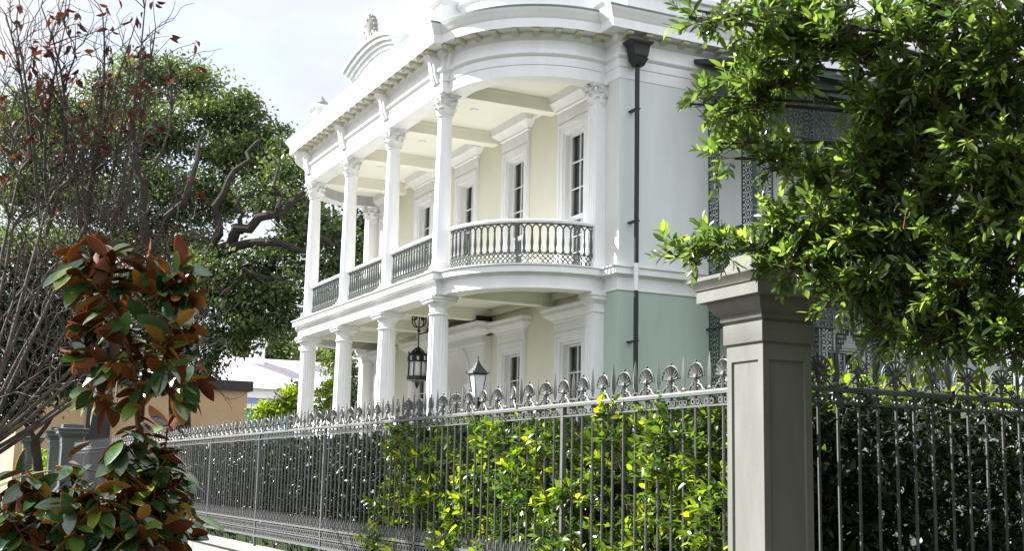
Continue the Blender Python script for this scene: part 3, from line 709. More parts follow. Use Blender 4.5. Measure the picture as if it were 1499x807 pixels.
# ================================================================== iron fences
def rail_profile(mb, p0, p1, w, z0, z1):
    (x0, y0), (x1, y1) = p0, p1
    if abs(x1-x0) > abs(y1-y0): mb.box(min(x0, x1), max(x0, x1), y0-w, y0+w, z0, z1)
    else: mb.box(x0-w, x0+w, min(y0, y1), max(y0, y1), z0, z1)
RZ = 2.37
def spear():
    b = MB().lathe([(.012, RZ), (.022, RZ+.015), (.024, RZ+.03), (.012, RZ+.04), (.010, RZ+.05), (.021, RZ+.10), (.018, RZ+.18), (.009, RZ+.26), (.001, RZ+.315)], n=4)
    b.v = [(x*1.5, y*.9, z) for x, y, z in b.v]; return b
def shell():
    b = MB(); c = np.array([0, 0, RZ+.115])
    for k in range(-4, 5):
        a = k*.36; dd = np.array([math.sin(a), 0, math.cos(a)]); L = .118-.006*abs(k)
        b.tube([c+dd*.012, c+dd*L*.55+np.array([0, -.008, 0]), c+dd*L], [.005, .0105, .013], 5)
    b.ball((0, 0, RZ+.248), .013, 6); b.ball((0, 0, RZ+.115), .03, 8, 1.2)
    pts = [c+np.array([math.sin(a), .003, math.cos(a)])*.116 for a in np.linspace(-1.55, 1.55, 11)]
    b.tube(pts, .0075, 5)
    b.tube([(0, 0, RZ), (0, 0, RZ+.1)], [.016, .022], 6)
    for s in (-1, 1):
        b.tube([(s*.02, 0, RZ+.10), (s*.055, 0, RZ+.075), (s*.045, 0, RZ+.04), (s*.02, 0, RZ+.045)], .009, 5)
        b.tube([(s*.03, 0, RZ+.07), (s*.08, 0, RZ+.05), (s*.105, 0, RZ+.015), (s*.14, 0, RZ+.012), (s*.135, 0, RZ+.035), (s*.12, 0, RZ+.03)], [.012, .011, .010, .009, .008, .006], 5)
    return b
def picket():
    b = MB().tube([(0, 0, .62), (0, 0, RZ-.02)], .0125, 6)
    for s in (-1, 1): b.ring((s*.03, 0, RZ-.075), (1, 0, 0), (0, 0, 1), .027, .014, .012, 8)
    return b
PIT = 3.64/20
spm = spear().build('spear_finial', M['fence']); shm = shell().build('shell_finial', M['fence']); pkm = picket().build('picket', M['fence'])
dog = MB()
dgb = MB().tube([(0, 0, .912), (0, 0, 1.0), (0, 0, 1.02), (0, 0, 1.075)], [.011, .011, .02, .002], 5)
for s_ in (-1, 1): dgb.tube([(s_*.0, 0, .93), (s_*.042, 0, .925), (s_*.046, 0, .97), (s_*.046, 0, 1.04)], [.007, .008, .017, .002], 5)
dgm = dgb.build('dog_bar', M['fence'])
protos = [spm, shm, pkm, dgm]
def fence_run(label, org, direc, n, first_post, thing_name='iron_fence', group=None, phase=0):
    """n pickets from org along direc (unit axis); local x axis = run direction"""
    root = thing(thing_name, label, 'fence', (org[0], org[1], 0), group)
    root.rotation_euler = (0, 0, math.atan2(direc[1], direc[0]))
    L = n*PIT
    tr = MB().box(0, L, -.028, .028, RZ-.028, RZ-.004).box(0, L, -.018, .018, RZ-.12, RZ-.105); tr.tube([(0, 0, RZ-.006), (L, 0, RZ-.006)], .022, 8)
    tr.build('top_rail', M['fence'], root)
    MB().box(0, L, -.022, .022, .885, .915).box(0, L, -.02, .02, .755, .772).box(0, L, -.022, .022, .625, .655).build('bottom_rail', M['fence'], root)
    npk = min(n, 100)
    cnt = [0, 0]
    stuff = [MB(), MB(), MB(), MB()]
    def place(src, k, i, used):
        nonlocal_src = protos[k]
        if used < 100:
            o = nonlocal_src if nonlocal_src.parent is None else nonlocal_src.copy()
            if o is not nonlocal_src: COL.objects.link(o)
            o.parent = root; o.location = (i*PIT+rng.normal()*.003, 0, rng.normal()*.002); o.rotation_euler = (0, 0, rng.normal()*.12 if k != 3 else 0)
            if k == 2: o.rotation_euler = (rng.normal()*.0015, rng.normal()*.0022, rng.random()*.3)
        else:
            me = nonlocal_src.data; stuff[k].add([(v.co.x+i*PIT, v.co.y, v.co.z) for v in me.vertices], [tuple(p.vertices) for p in me.polygons])
    used = [0, 0, 0, 0]
    for i in range(1, n):
        k = (i+phase) % 2
        place(None, k, i, used[k]); used[k] += 1
        if (i-first_post) % 20: place(None, 2, i, used[2]); used[2] += 1
        place(None, 3, i+.5, used[3]); used[3] += 1
    for k, nm in enumerate(('spear_finial', 'shell_finial', 'picket', 'dog_bar')):
        if stuff[k].v: tag(stuff[k].build(nm, M['fence'], root), kind='stuff')
    # posts
    posts = [i for i in range(n+1) if (i-first_post) % 20 == 0]
    pm = None
    for i in posts:
        if pm is None:
            pm = MB().box(-.022, .022, -.022, .022, .44, RZ-.03).build('post', M['fence'], root); o = pm
        else: o = put(pm, root)
        o.location = (i*PIT, 0, 0)
    # bays: dog bars and lattice
    cuts = sorted({0, n}|set(posts)); proto_bay = None
    def bay(m):
        lb = MB(); nr = m*2
        for k in range(nr):
            xx = (k+.5)*PIT/2
            for z in (.69, .725+.095): lb.ring((xx, 0, z+.005), (1, 0, 0), (0, 0, 1), .05, .032, .016, 8, sx=.88)
        for k in range(m+1): lb.box(k*PIT-.009, k*PIT+.009, -.009, .009, .655, .885)
        return lb
    for a, b in zip(cuts[:-1], cuts[1:]):
        if b-a == 20 and proto_bay: l_ = put(proto_bay, root)
        else:
            l_ = bay(b-a).build('lattice_panel', M['fence'], root)
            if b-a == 20: proto_bay = l_
        l_.location = (a*PIT, 0, 0)
    return root
F1 = fence_run('long grey iron fence with shell and spear finials running left from the pillar', (-10.42+16.3*PIT, YFN), (-1, 0), 214, 16, phase=1)
for ch in F1.children:
    pass
# shift so that posts sit at -10.42 - 3.64k
F1.location.x = -10.42+16*PIT
F2 = fence_run('dark shaded iron fence turning right from the near corner pillar', (-7.2, 5.80), (0, 1), 40, 18, phase=0)

# plinth walls
def plinth(name, x0, x1, y0, y1, label):
    r = thing(name, label, 'low wall', ((x0+x1)/2, (y0+y1)/2, 0))
    cx_, cy_ = (x0+x1)/2, (y0+y1)/2; hx, hy = (x1-x0)/2, (y1-y0)/2
    MB().box(-hx, hx, -hy, hy, 0, .36).build('wall_body', M['stone'], r, smooth=0)
    MB().sqlathe([(hx, hy+.02, .361), (hx, hy+.05, .38), (hx, hy+.05, .45), (hx, hy+.02, .47)] if hx > hy else [(hx+.02, hy, .361), (hx+.05, hy, .38), (hx+.05, hy, .45), (hx+.02, hy, .47)], 0, 0).build('coping', M['stone'], r, smooth=0)
plinth('fence_base_wall', -46.6, -7.48, 5.47, 5.79, 'low pale stone wall carrying the long iron fence')
plinth('fence_base_wall', -7.36, -7.04, 5.83, 13.2, 'low stone wall carrying the shaded iron fence right of the pillar')

# ================================================================== leaves
def norm(a): return a/(np.linalg.norm(a, axis=-1, keepdims=True)+1e-9)
def leaves(name, P, D, N, L, W, tint, mats, parent=None, fold=.22, droop=.2, simple=False, under=False, broad=False):
    P, D, N = np.asarray(P, float), norm(np.asarray(D, float)), np.asarray(N, float)
    n = len(P); N = norm(N-D*np.sum(N*D, 1, keepdims=True)); S = np.cross(D, N)
    L = np.broadcast_to(L, (n,))[:, None]; W = np.broadcast_to(W, (n,))[:, None]
    if simple: T = [(0, 0, 0), (.5, -.5, fold), (.5, .5, fold), (1, 0, -droop)]; F = [(0, 2, 3, 1)]
    else:
        T = [(0, 0, 0), (.3, -.46, fold*.8), (.3, 0, .02), (.3, .46, fold*.8), (.68, -.40, fold*.7-droop*.3), (.68, 0, -droop*.35), (.68, .40, fold*.7-droop*.3), (1, 0, -droop)]
        F = [(0, 2, 1), (0, 3, 2), (1, 2, 5, 4), (2, 3, 6, 5), (4, 5, 7), (5, 6, 7)]
    if broad:
        T = [(0, 0, 0)]; F = []; W_ = [(.14, .26), (.34, .46), (.56, .50), (.76, .38), (.9, .2)]
        for t, w in W_:
            h = -droop*t*t; e = fold*w*1.2; T += [(t, -w, h+e), (t, 0, h), (t, w, h+e)]
        T.append((1, 0, -droop))
        F += [(0, 2, 1), (0, 3, 2)]
        for q in range(4):
            b_ = 1+3*q; F += [(b_, b_+1, b_+4, b_+3), (b_+1, b_+2, b_+5, b_+4)]
        F += [(13, 14, 16), (14, 15, 16)]
    m = len(T); V = np.zeros((n, m, 3))
    for k, (t, s, h) in enumerate(T): V[:, k] = P+D*L*t+S*W*s+N*W*h
    V = V.reshape(-1, 3); faces = []; tv = []; mi = []
    base = (np.arange(n)*m)
    for f in F:
        faces.append((base[:, None]+np.array(f)).tolist()); tv.append(tint); mi.append(np.zeros(n, int))
    if under:
        tint2 = rng.random(n); V2 = V-np.repeat(N, m, 0)*.0025; b2 = len(V); V = np.vstack([V, V2])
        for f in F: faces.append((base[:, None]+b2+np.array(f[::-1])).tolist()); tv.append(tint2); mi.append(np.ones(n, int))
    fl_ = [f for g in faces for f in g]
    me = bpy.data.meshes.new(name); me.from_pydata(V.tolist(), [], fl_); me.update()
    a = me.attributes.new('tint', 'FLOAT', 'FACE'); a.data.foreach_set('value', np.concatenate(tv).astype(np.float32))
    for k in mats: me.materials.append(k)
    if under: me.polygons.foreach_set('material_index', np.concatenate(mi).astype(np.int32))
    me.polygons.foreach_set('use_smooth', [not simple]*len(me.polygons))
    o = bpy.data.objects.new(name, me); COL.objects.link(o)
    if parent: o.parent = parent; o.matrix_parent_inverse = Matrix.Translation(-parent.location)
    return o
def rv(n=1): 
    v = rng.normal(size=(n, 3)); return norm(v)
def bez(p0, p1, bend, n=6):
    p0, p1 = np.asarray(p0, float), np.asarray(p1, float); mid = (p0+p1)/2+bend
    return [(1-t)**2*p0+2*t*(1-t)*mid+t*t*p1 for t in np.linspace(0, 1, n)]
def branch(mb, name_m, parent): 
    o = mb.build('branches', name_m, parent); o.matrix_parent_inverse = Matrix.Translation(-parent.location); return o

class Spray:
    """collects leaves set alternately along twigs"""
    def __init__(s): s.P = []; s.D = []; s.N = []; s.L = []; s.T = []; s.wood = MB()
    def twig(s, p, d, length, n, L, tip=.5, rad=.0025, wood=True, tbase=None, spread=.9, droop=0):
        d = d/np.linalg.norm(d); up = np.array([0, 0, 1.])
        a = np.cross(d, up); a = a/(np.linalg.norm(a)+1e-6); b = np.cross(a, d)
        ph = rng.random()*6.28; tb = rng.random()*.75 if tbase is None else tbase
        end = p+d*length+np.array([0, 0, -droop*length])
        if wood: s.wood.tube([p, (p+end)/2+np.array([0, 0, .02*length]), end], [rad*1.3, rad, rad*.6], 3, False)
        for i in range(n):
            t = .25+.75*(i+.5)/n; q = p+(end-p)*t; an = ph+i*2.4
            side = a*math.cos(an)+b*math.sin(an)
            f_ = .55+.5*t; dd = d*f_+side*spread*(1.15-.5*t)+rng.normal(size=3)*.16
            s.P.append(q); s.D.append(dd); s.N.append(up*.7+d*.2+rng.normal(size=3)*.5)
            s.L.append(L*(.5+.8*rng.random())); s.T.append(min(1, max(0, tb*.7+.3*rng.random()*1.0+tip*(t-.5)*.5)))
    def finish(s, name, mats, parent, ratio=.38, **k):
        L = np.array(s.L); return leaves(name, s.P, s.D, s.N, L, L*ratio, np.array(s.T), mats, parent, **k)
def fill_blob(sp, wood, root, c, r, nsub, ntw, L, tw=.16, nl=8, rad0=.012, up=.25, inner=.25):
    """branchlets from root into an ellipsoid at c with radii r (3), leafy twigs along them"""
    c = np.asarray(c, float); r = np.asarray(r, float)
    for i in range(nsub):
        e = c+rv()[0]*r*(.55+.45*rng.random()); st = c+(root-c)*.35+rng.normal(size=3)*r*.15
        pts = bez(st, e, rng.normal(size=3)*.12*np.linalg.norm(e-st), 5)
        wood.tube(pts, np.linspace(rad0, rad0*.25, 5), 4, False)
        out = norm(e-c)
        for j in range(ntw):
            t = inner+(1-inner)*rng.random(); k = min(3, int(t*4)); p = pts[k]+(pts[k+1]-pts[k])*(t*4-k)
            d = out*.6+rv()[0]*.8+np.array([0, 0, up]); sp.twig(p, d, tw*(.6+.8*rng.random()), nl, L)

# ------------------------------------------------------------------ street tree at right
rt = thing('street_tree', 'leafy glossy green tree overhanging the fence from the upper right corner', 'tree', (-4.2, 8.6, 0))
sp = Spray(); wood = MB()
fork = np.array([-4.35, 8.5, 3.0])
wood.tube([(-4.2, 8.6, 0), (-4.22, 8.58, 1.2), (-4.28, 8.55, 2.2), fork], [.2, .16, .14, .13], 10)
BL = [ # px, py, depth, rx px, ry px, rdepth m, sub, twigs
 (1015, 14, 7.7, 34, 16, .25, 5, 7), (1085, 34, 7.7, 60, 34, .35, 9, 8), (1165, 25, 7.6, 50, 30, .4, 8, 9), (1255, 40, 7.4, 80, 60, .5, 16, 10), (1360, 50, 7.2, 90, 80, .6, 20, 11), (1460, 70, 7.0, 80, 100, .6, 20, 11),
 (1130, 92, 7.8, 55, 30, .3, 9, 8), (1060, 142, 7.9, 52, 26, .3, 9, 8), (1010, 152, 8.0, 20, 30, .2, 4, 7), (1185, 75, 7.6, 34, 30, .3, 7, 8), (1100, 122, 7.8, 40, 18, .3, 5, 8),
 (1275, 130, 7.5, 40, 60, .4, 12, 10), (1340, 160, 7.4, 80, 80, .5, 20, 11), (1440, 200, 7.1, 80, 110, .6, 24, 11),
 (1075, 232, 8.1, 32, 18, .12, 5, 7), (1055, 210, 8.1, 14, 20, .1, 3, 6), (1128, 250, 8.0, 26, 22, .2, 5, 7), (1180, 285, 7.9, 45, 38, .3, 10, 9), (1255, 235, 7.6, 40, 45, .4, 12, 10),
 (1310, 270, 7.5, 80, 80, .5, 22, 11), (1410, 320, 7.3, 90, 90, .6, 24, 11), (1150, 335, 7.9, 50, 34, .3, 10, 9), (1225, 340, 7.7, 70, 60, .4, 16, 10), (1310, 370, 7.5, 80, 70, .5, 20, 11), (1430, 420, 7.2, 80, 80, .6, 22, 11),
 (1480, 330, 7.0, 50, 100, .5, 14, 11), (1080, 368, 8.0, 45, 16, .2, 7, 8), (1015, 372, 8.1, 42, 12, .12, 6, 7), (975, 378, 8.1, 16, 9, .08, 3, 6), (1155, 392, 7.8, 45, 26, .25, 9, 9), (1225, 432, 7.6, 40, 34, .3, 10, 9),
 (1290, 460, 7.5, 55, 45, .35, 14, 10), (1370, 490, 7.3, 60, 40, .4, 14, 10), (1460, 495, 7.1, 50, 40, .4, 12, 10), (1335, 520, 7.4, 22, 18, .15, 4, 7)]
for px, py, dp, rx, ry, rd, ns, nt in BL:
    c = at(px, py, dp); s = dp/FPX
    rad = abs(CR)*rx*s+abs(CU)*ry*s+abs(CF)*rd; rad = np.array([max(rx*s*.9 if k < 2 else ry*s, .05) for k in range(3)])
    limb = bez(fork+rng.normal(size=3)*.03, c, np.array([0, 0, .35+.3*rng.random()]), 8)
    root = limb[-2]+(limb[-2]-c)*.3
    wood.tube(limb, np.linspace(.035, .008, 8), 5, False)
    fill_blob(sp, wood, root, c, rad, ns if px < 1250 else int(ns*.8), int(nt*.85), .085, tw=.16, nl=9, rad0=.006, up=.2)
tk = wood.build('trunk', M['palebark'], rt); tk.matrix_parent_inverse = Matrix.Translation(-rt.location); wood = MB()
tw_ = sp.wood.build('twigs', M['redstem'], rt); tw_.matrix_parent_inverse = Matrix.Translation(-rt.location)
sp.finish('crown', [M['treeleaf']], rt, .36)
# unseen crown added over the side street and camera to shade the pillar
P_ = []; D_ = []
for i in range(95):
    for _ in range(60):
        c = np.array([-6.0+9.5*rng.random(), .0+13*rng.random(), 2.4+3.6*rng.random()**1.3])
        v = c-EYE; dep = v@CF
        px = 749.5+FPX*(v@CR)/max(dep, .1); py = 403.5-FPX*(v@CU)/max(dep, .1); mg_ = FPX*1.25/max(dep, .1)
        if np.linalg.norm(v) > 2.0 and (dep < -1.0 or px > 1499+mg_ or py < -mg_) and (c[0]+7)*.65-(c[1]-5.3)*.76 > -4.5: break
    else: continue
    wood.tube(bez(fork, c, np.array([0, 0, .5]), 6), np.linspace(.04, .008, 6), 5, False)
    n_ = 900; q = norm(rv(n_))*rng.random((n_, 1))**.4*np.array([1.05, 1.05, .75]); P_.append(c+q); D_.append(norm(q)+rv(n_)*.8)
P_ = np.vstack(P_); D_ = np.vstack(D_); wood.build('branches', M['palebark'], rt).matrix_parent_inverse = Matrix.Translation(-rt.location)
L_ = .15*(.7+.6*rng.random(len(P_))); leaves('crown', P_, D_, rv(len(P_))*.5+np.array([0, 0, .8]), L_, L_*.45, rng.random(len(P_))*.9, [M['treeleaf']], rt, simple=True)

def added_shade_trees():  # unseen trees and shrub added to keep skylight off the pillar's shaded face
    for i_, (x_, y_, hgt) in enumerate(((3.6, -.6, 5.5), (3.4, 4.6, 5.5), (-3.6, 7.2, 2.6))):
        bk = []
        for _ in range(26 if hgt > 3 else 16):
            bk.append((x_+rng.normal()*(1.1 if hgt > 3 else .55), y_+rng.normal()*(1.5 if hgt > 3 else .8), (1.0 if hgt > 3 else .5)+rng.random()*hgt*(1 if hgt > 3 else .8), .95 if hgt > 3 else .6))
        big_tree('added_shade_shrub' if hgt < 3 else 'street_tree', ('unseen tree added to block skylight, on the verge nearer the main road', 'unseen tree added to block skylight, on the verge nearer the side fence', 'unseen shrub added to shade the pillar, below the overhanging street tree')[i_], (x_, y_, 0), .8 if hgt < 3 else 1.6, bk, .12, M['oakleaf'], M['darkbark'], 700, .12)
# ------------------------------------------------------------------ hedges
def hedge(name, label, x0, x1, y0, y1, z0, z1, n, L, m, ratio=.5, hi=.3, face='y', wood_m=None, tdark=0, kindrow=None, zfun=None):
    root = thing(name, label, 'hedge', ((x0+x1)/2, (y0+y1)/2, z0))
    sp = Spray(); wood = MB()
    for i in range(n):
        x = x0+(x1-x0)*rng.random(); t = rng.random(); zt = zfun(x) if zfun else z1
        z = z0+(zt-z0)*rng.random()**.9
        dp = rng.random()**1.7
        wob = .12*math.sin(x*2.3+z*3.1)+.08*math.sin(x*5.1-z*4.3)
        if face == 'y': p = np.array([x, y0+(y1-y0)*dp+wob, z]); out = np.array([0, -1, .25])
        else: y = y0+(y1-y0)*rng.random(); p = np.array([x1-(x1-x0)*dp+wob, y, z]); out = np.array([1, 0, .25])
        sp.twig(p, out*.7+rv()[0]*.8+np.array([0, 0, .5]), .16, 6, L, tip=.9, rad=.003, spread=1.0, tbase=rng.random()**1.3*.85)
    if True:
        nst = int(abs(x1-x0 if face == 'y' else y1-y0)/.35)
        for i in range(nst):
            t = (i+rng.random())/nst; p = np.array([x0+(x1-x0)*t, (y0+y1)/2+.1, 0.]) if face == 'y' else np.array([(x0+x1)/2-.1, y0+(y1-y0)*t, 0.])
            wood.tube([p, p+np.array([rng.normal()*.1, rng.normal()*.1, (z1)*.5]), p+np.array([rng.normal()*.2, rng.normal()*.15, z1*.93])], [.025, .018, .006], 5, False)
    s_ = wood.build('stems', M['bark'], root); s_.matrix_parent_inverse = Matrix.Translation(-root.location)
    s2 = sp.wood.build('twigs', M['bark'], root); s2.matrix_parent_inverse = Matrix.Translation(-root.location)
    sp.finish('foliage', [m], root, ratio)
    return root
def inner(root, n, lo, hi, L, m):  # inner leaves coloured dark so the hedge gaps read as shade
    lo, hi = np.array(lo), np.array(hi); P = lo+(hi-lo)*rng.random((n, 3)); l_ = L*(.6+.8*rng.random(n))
    leaves('inner_shade_foliage', P, rv(n), rv(n), l_, l_*.6, rng.random(n)*.9, [m], root, simple=True)
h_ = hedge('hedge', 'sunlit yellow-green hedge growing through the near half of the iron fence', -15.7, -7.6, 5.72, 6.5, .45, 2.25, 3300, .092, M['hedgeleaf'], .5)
inner(h_, 9000, (-15.9, 6.1, .4), (-7.5, 6.95, 2.3), .14, M['darkshadeleaf'])
h_ = hedge('hedge', 'thin shade-coloured hedge set back behind the far half of the iron fence', -46, -15.4, 6.6, 7.4, .3, 2.30, 3800, .10, M['darkshadeleaf'], .5)  # shade along this run is put into its dark leaf colour
inner(h_, 22000, (-46, 6.8, .3), (-15.3, 7.6, 2.28), .16, M['darkshadeleaf'])
h_ = hedge('hedge', 'dark shaded hedge behind the right-hand iron fence', -8.5, -7.38, 6.0, 13.0, .3, 2.40, 1500, .08, M['darkshadeleaf'], .5, face='x')  # leaf colour itself darkened to deepen the shade here
inner(h_, 9000, (-8.6, 5.95, .3), (-7.7, 13.0, 2.36), .13, M['darkshadeleaf'])
spt = Spray()
for i in range(260):
    spt.twig(np.array([-8.4+.95*rng.random(), 5.95+7*rng.random(), 2.2+.2*rng.random()]), rv()[0]*.5+np.array([0, 0, .9]), .2, 6, .1, tip=.9, tbase=.35+.5*rng.random())
spt.finish('lit_top_shoots', [M['hedgeleaf']], h_, .5)  # brighter leaf colour paints the sunlit top of this hedge
hedge('hedge', 'sunlit clipped green hedge at the far left beyond the dark pillars', -66, -56, 6.0, 7.0, 0, 2.4, 1500, .16, M['limeleaf'], .6)

# ------------------------------------------------------------------ young magnolia
mg = thing('magnolia', 'young magnolia in the left foreground with glossy leaves and rust-brown undersides', 'tree', (-7.3, 1.28, 0))
mw = MB(); MP = []; MD = []; MN = []; ML = []
def mag_stem(pts, rad, n_whorl, t0=.2, L=.19, nl=6):
    pts = [np.asarray(p, float) for p in pts]; mw.tube(pts, np.linspace(rad, rad*.4, len(pts)), 6)
    m = len(pts)-1
    for k in range(n_whorl):
        t = (t0+(1-t0)*(k+1)/n_whorl)*m; i = min(m-1, int(t)); p = pts[i]+(pts[i+1]-pts[i])*(t-i); ax = norm(pts[i+1]-pts[i])
        whorl(p, ax, L, nl)
def whorl(p, ax, L, nl):
    h = np.cross(ax, np.array([0.3, .9, .2])); h /= np.linalg.norm(h); g = np.cross(ax, h); ph = rng.random()*6.28
    for j in range(nl):
        a = ph+j*2.4; side = h*math.cos(a)+g*math.sin(a)
        dd = side*.9+ax*(.25+.55*rng.random())+rng.normal(size=3)*.18
        up_ = ax*.7-side*.15+rng.normal(size=3)*.75
        if rng.random() < (.85 if p[2] < 1.9 else .55): dd = dd+np.array([0, 0, -.9]); up_ = side+np.array([0, 0, .8])+rng.normal(size=3)*.3
        MP.append(p+ax*rng.normal()*.03); MD.append(dd); MN.append(up_); ML.append(L*1.02*(.65+.5*rng.random()))
MDP = 7.3
def mp_(px, py, dd=0): return at(px, py, MDP+dd)
base = np.array([-7.3, 1.28, 0.]); b1 = mp_(205, 640); b0 = mp_(200, 780)
mag_stem([base, b0, b1, mp_(196, 540), mp_(165, 440), mp_(160, 375)], .028, 12, .36)
mag_stem([b1, mp_(212, 540, .1), mp_(222, 450, .1), mp_(215, 380, .1)], .018, 9, .2)
mag_stem([mp_(205, 600), mp_(235, 540, -.1), mp_(255, 470, -.1)], .012, 6, .3)
mag_stem([mp_(200, 560), mp_(160, 530, .1), mp_(120, 515, .1)], .012, 5, .3)
mag_stem([mp_(175, 460), mp_(140, 420, -.1), mp_(110, 395, -.1)], .010, 5, .3)
mag_stem([mp_(215, 470), mp_(240, 420, .1), mp_(262, 395, .1)], .010, 5, .3)
mag_stem([mp_(212, 520), mp_(250, 500, .1), mp_(272, 480, .1)], .010, 2, .5)
mag_stem([mp_(185, 480), mp_(150, 470, .15), mp_(128, 478, .15)], .010, 4, .4)
mag_stem([mp_(215, 440), mp_(250, 420, .1), mp_(275, 440, .1)], .010, 4, .4)
mag_stem([mp_(170, 430), mp_(140, 390, .1), mp_(125, 372, .1)], .010, 3, .4)
mag_stem([mp_(225, 560), mp_(250, 575, .1), mp_(275, 560, .1)], .009, 3, .4)
mag_stem([mp_(200, 600), mp_(165, 590, .1), mp_(140, 575, .1)], .009, 3, .4)
for px, py, dd, n in ((60, 740, -.15, 4), (20, 770, -.2, 3), (110, 730, 0, 4), (150, 760, -.3, 4), (220, 720, .1, 4), (255, 735, .25, 3), (180, 690, -.2, 3), (240, 670, .2, 2), (110, 780, -.4, 3), (200, 800, -.3, 4), (265, 790, .3, 2), (40, 800, -.3, 3), (30, 740, .1, 3), (190, 740, 0, 4), (235, 760, 0, 4), (90, 760, -.1, 4), (170, 790, 0, 3), (215, 700, .1, 3), (20, 800, 0, 3), (70, 790, -.1, 4), (130, 795, -.1, 4), (240, 795, .1, 4), (180, 770, -.2, 4), (50, 760, .1, 3), (225, 730, -.1, 3), (160, 800, -.2, 3)):
    e = mp_(px, py, dd); st = base+(b0-base)*(.3+.6*rng.random())
    mag_stem([st, (st+e)/2+np.array([0, 0, .1]), e, e+norm(e-st)*.1+np.array([0, 0, .08])], .014, n, .45, nl=8)
mt_ = mw.build('stems', M['redstem'], mg); mt_.matrix_parent_inverse = Matrix.Translation(-mg.location)
ML = np.array(ML)
leaves('foliage', MP, MD, MN, ML, ML*.43, rng.random(len(MP)), [M['magtop'], M['magunder']], mg, fold=.18, droop=.22, under=True, broad=True)

# ------------------------------------------------------------------ bare tree at left
bt = thing('bare_tree', 'half-dead bare tree with pale branches and a few withered red-brown leaves at left', 'tree', (-17.6, .85, 0))
bw = MB(); BP = []; BD = []; BN = []
def grow(p, d, L, r, lev):
    p = np.asarray(p, float); n = 4; pts = [p]; dd = d.copy()
    for i in range(n):
        dd = norm(dd+rng.normal(size=3)*.32+np.array([0, 0, .10])); pts.append(pts[-1]+dd*L/n)
    bw.tube(pts, np.linspace(r, r*.62, n+1), 6 if lev < 2 else 4, False)
    if lev >= 4 or L < .16:
        if rng.random() < .04 and pts[-1][2] > 2.2:
            for _ in range(rng.integers(1, 5)): BP.append(pts[-1]-dd*.08*rng.random()); BD.append(np.array([0, 0, -.9])+rv()[0]*.8); BN.append(rv()[0])
        return
    k = rng.integers(3, 5) if lev < 3 else rng.integers(2, 4)
    for j in range(k):
        t = .35+.65*(j+1)/k; i = min(n-1, int(t*n-.01)); q = pts[i]+(pts[i+1]-pts[i])*(t*n-i)
        nd = norm(dd+rv()[0]*.78+np.array([0, 0, .12])); grow(q, nd, L*(.6+.22*rng.random()), max(.005, r*.58), lev+1)
fk = np.array([-17.6, .9, 1.7])
bw.tube([(-17.6, .85, 0), (-17.62, .87, .8), fk], [.17, .14, .12], 8)
for tx, ty, dpx in ((20, 330, 17.5), (70, 300, 17.2), (125, 330, 17.8), (150, 400, 16.9), (60, 470, 17.6), (180, 460, 17.2), (100, 520, 17.0), (10, 520, 17.5), (130, 560, 17.3), (30, 250, 17.8), (210, 430, 17.6), (190, 530, 17.9), (70, 400, 18.2), (20, 440, 16.8)):
    e = at(tx, ty, dpx); pts = bez(fk+rng.normal(size=3)*.05, e, rng.normal(size=3)*.2+np.array([0, 0, -.15]), 7)
    bw.tube(pts, np.linspace(.036, .018, 7), 6, False); dd = norm(pts[-1]-pts[-3])
    for _ in range(2): grow(pts[-1], norm(dd+rv()[0]*.5), 1.0, .02, 1)
    for q in (3, 5): grow(pts[q], norm(dd+rv()[0]*.9), .8, .014, 2)
for px, py in ((95, 40), (72, 66), (212, 12), (228, 40), (110, 82), (150, 18), (24, 40), (245, 80), (40, 170), (160, 130), (120, 240), (190, 110), (8, 20), (190, 60), (60, 8)):
    e = at(px, py, 17.4+rng.normal()*.2); st = at(px*.55+40+rng.normal()*15, 330+rng.normal()*40, 17.4); pts = bez(st, e, rng.normal(size=3)*.25, 8)
    bw.tube(pts, np.linspace(.03, .009, 8), 5, False)
    for k in range(16):
        q = pts[int(rng.integers(3, 8))]; d_ = norm(rv()[0]*.8+np.array([0, 0, .9])); tw = [q, q+d_*.18, q+d_*.42+rng.normal(size=3)*.05]
        bw.tube(tw, [.008, .006, .004], 4, False)
        if k < 6:
            grow(q, norm(d_+np.array([0, 0, .4])), .5+.3*rng.random(), .009, 3)
        if q is pts[7] or k % 3 == 0:
            for _ in range(3): BP.append(tw[-1]+rng.normal(size=3)*.04); BD.append(np.array([0, 0, -.7])+rv()[0]); BN.append(rv()[0])
wd = bw.build('trunk', M['palebark'], bt); wd.matrix_parent_inverse = Matrix.Translation(-bt.location)
leaves('withered_leaves', BP, BD, BN, .13+.06*rng.random(len(BP)), .065, rng.random(len(BP)), [M['deadleaf']], bt, fold=.3, droop=.4)

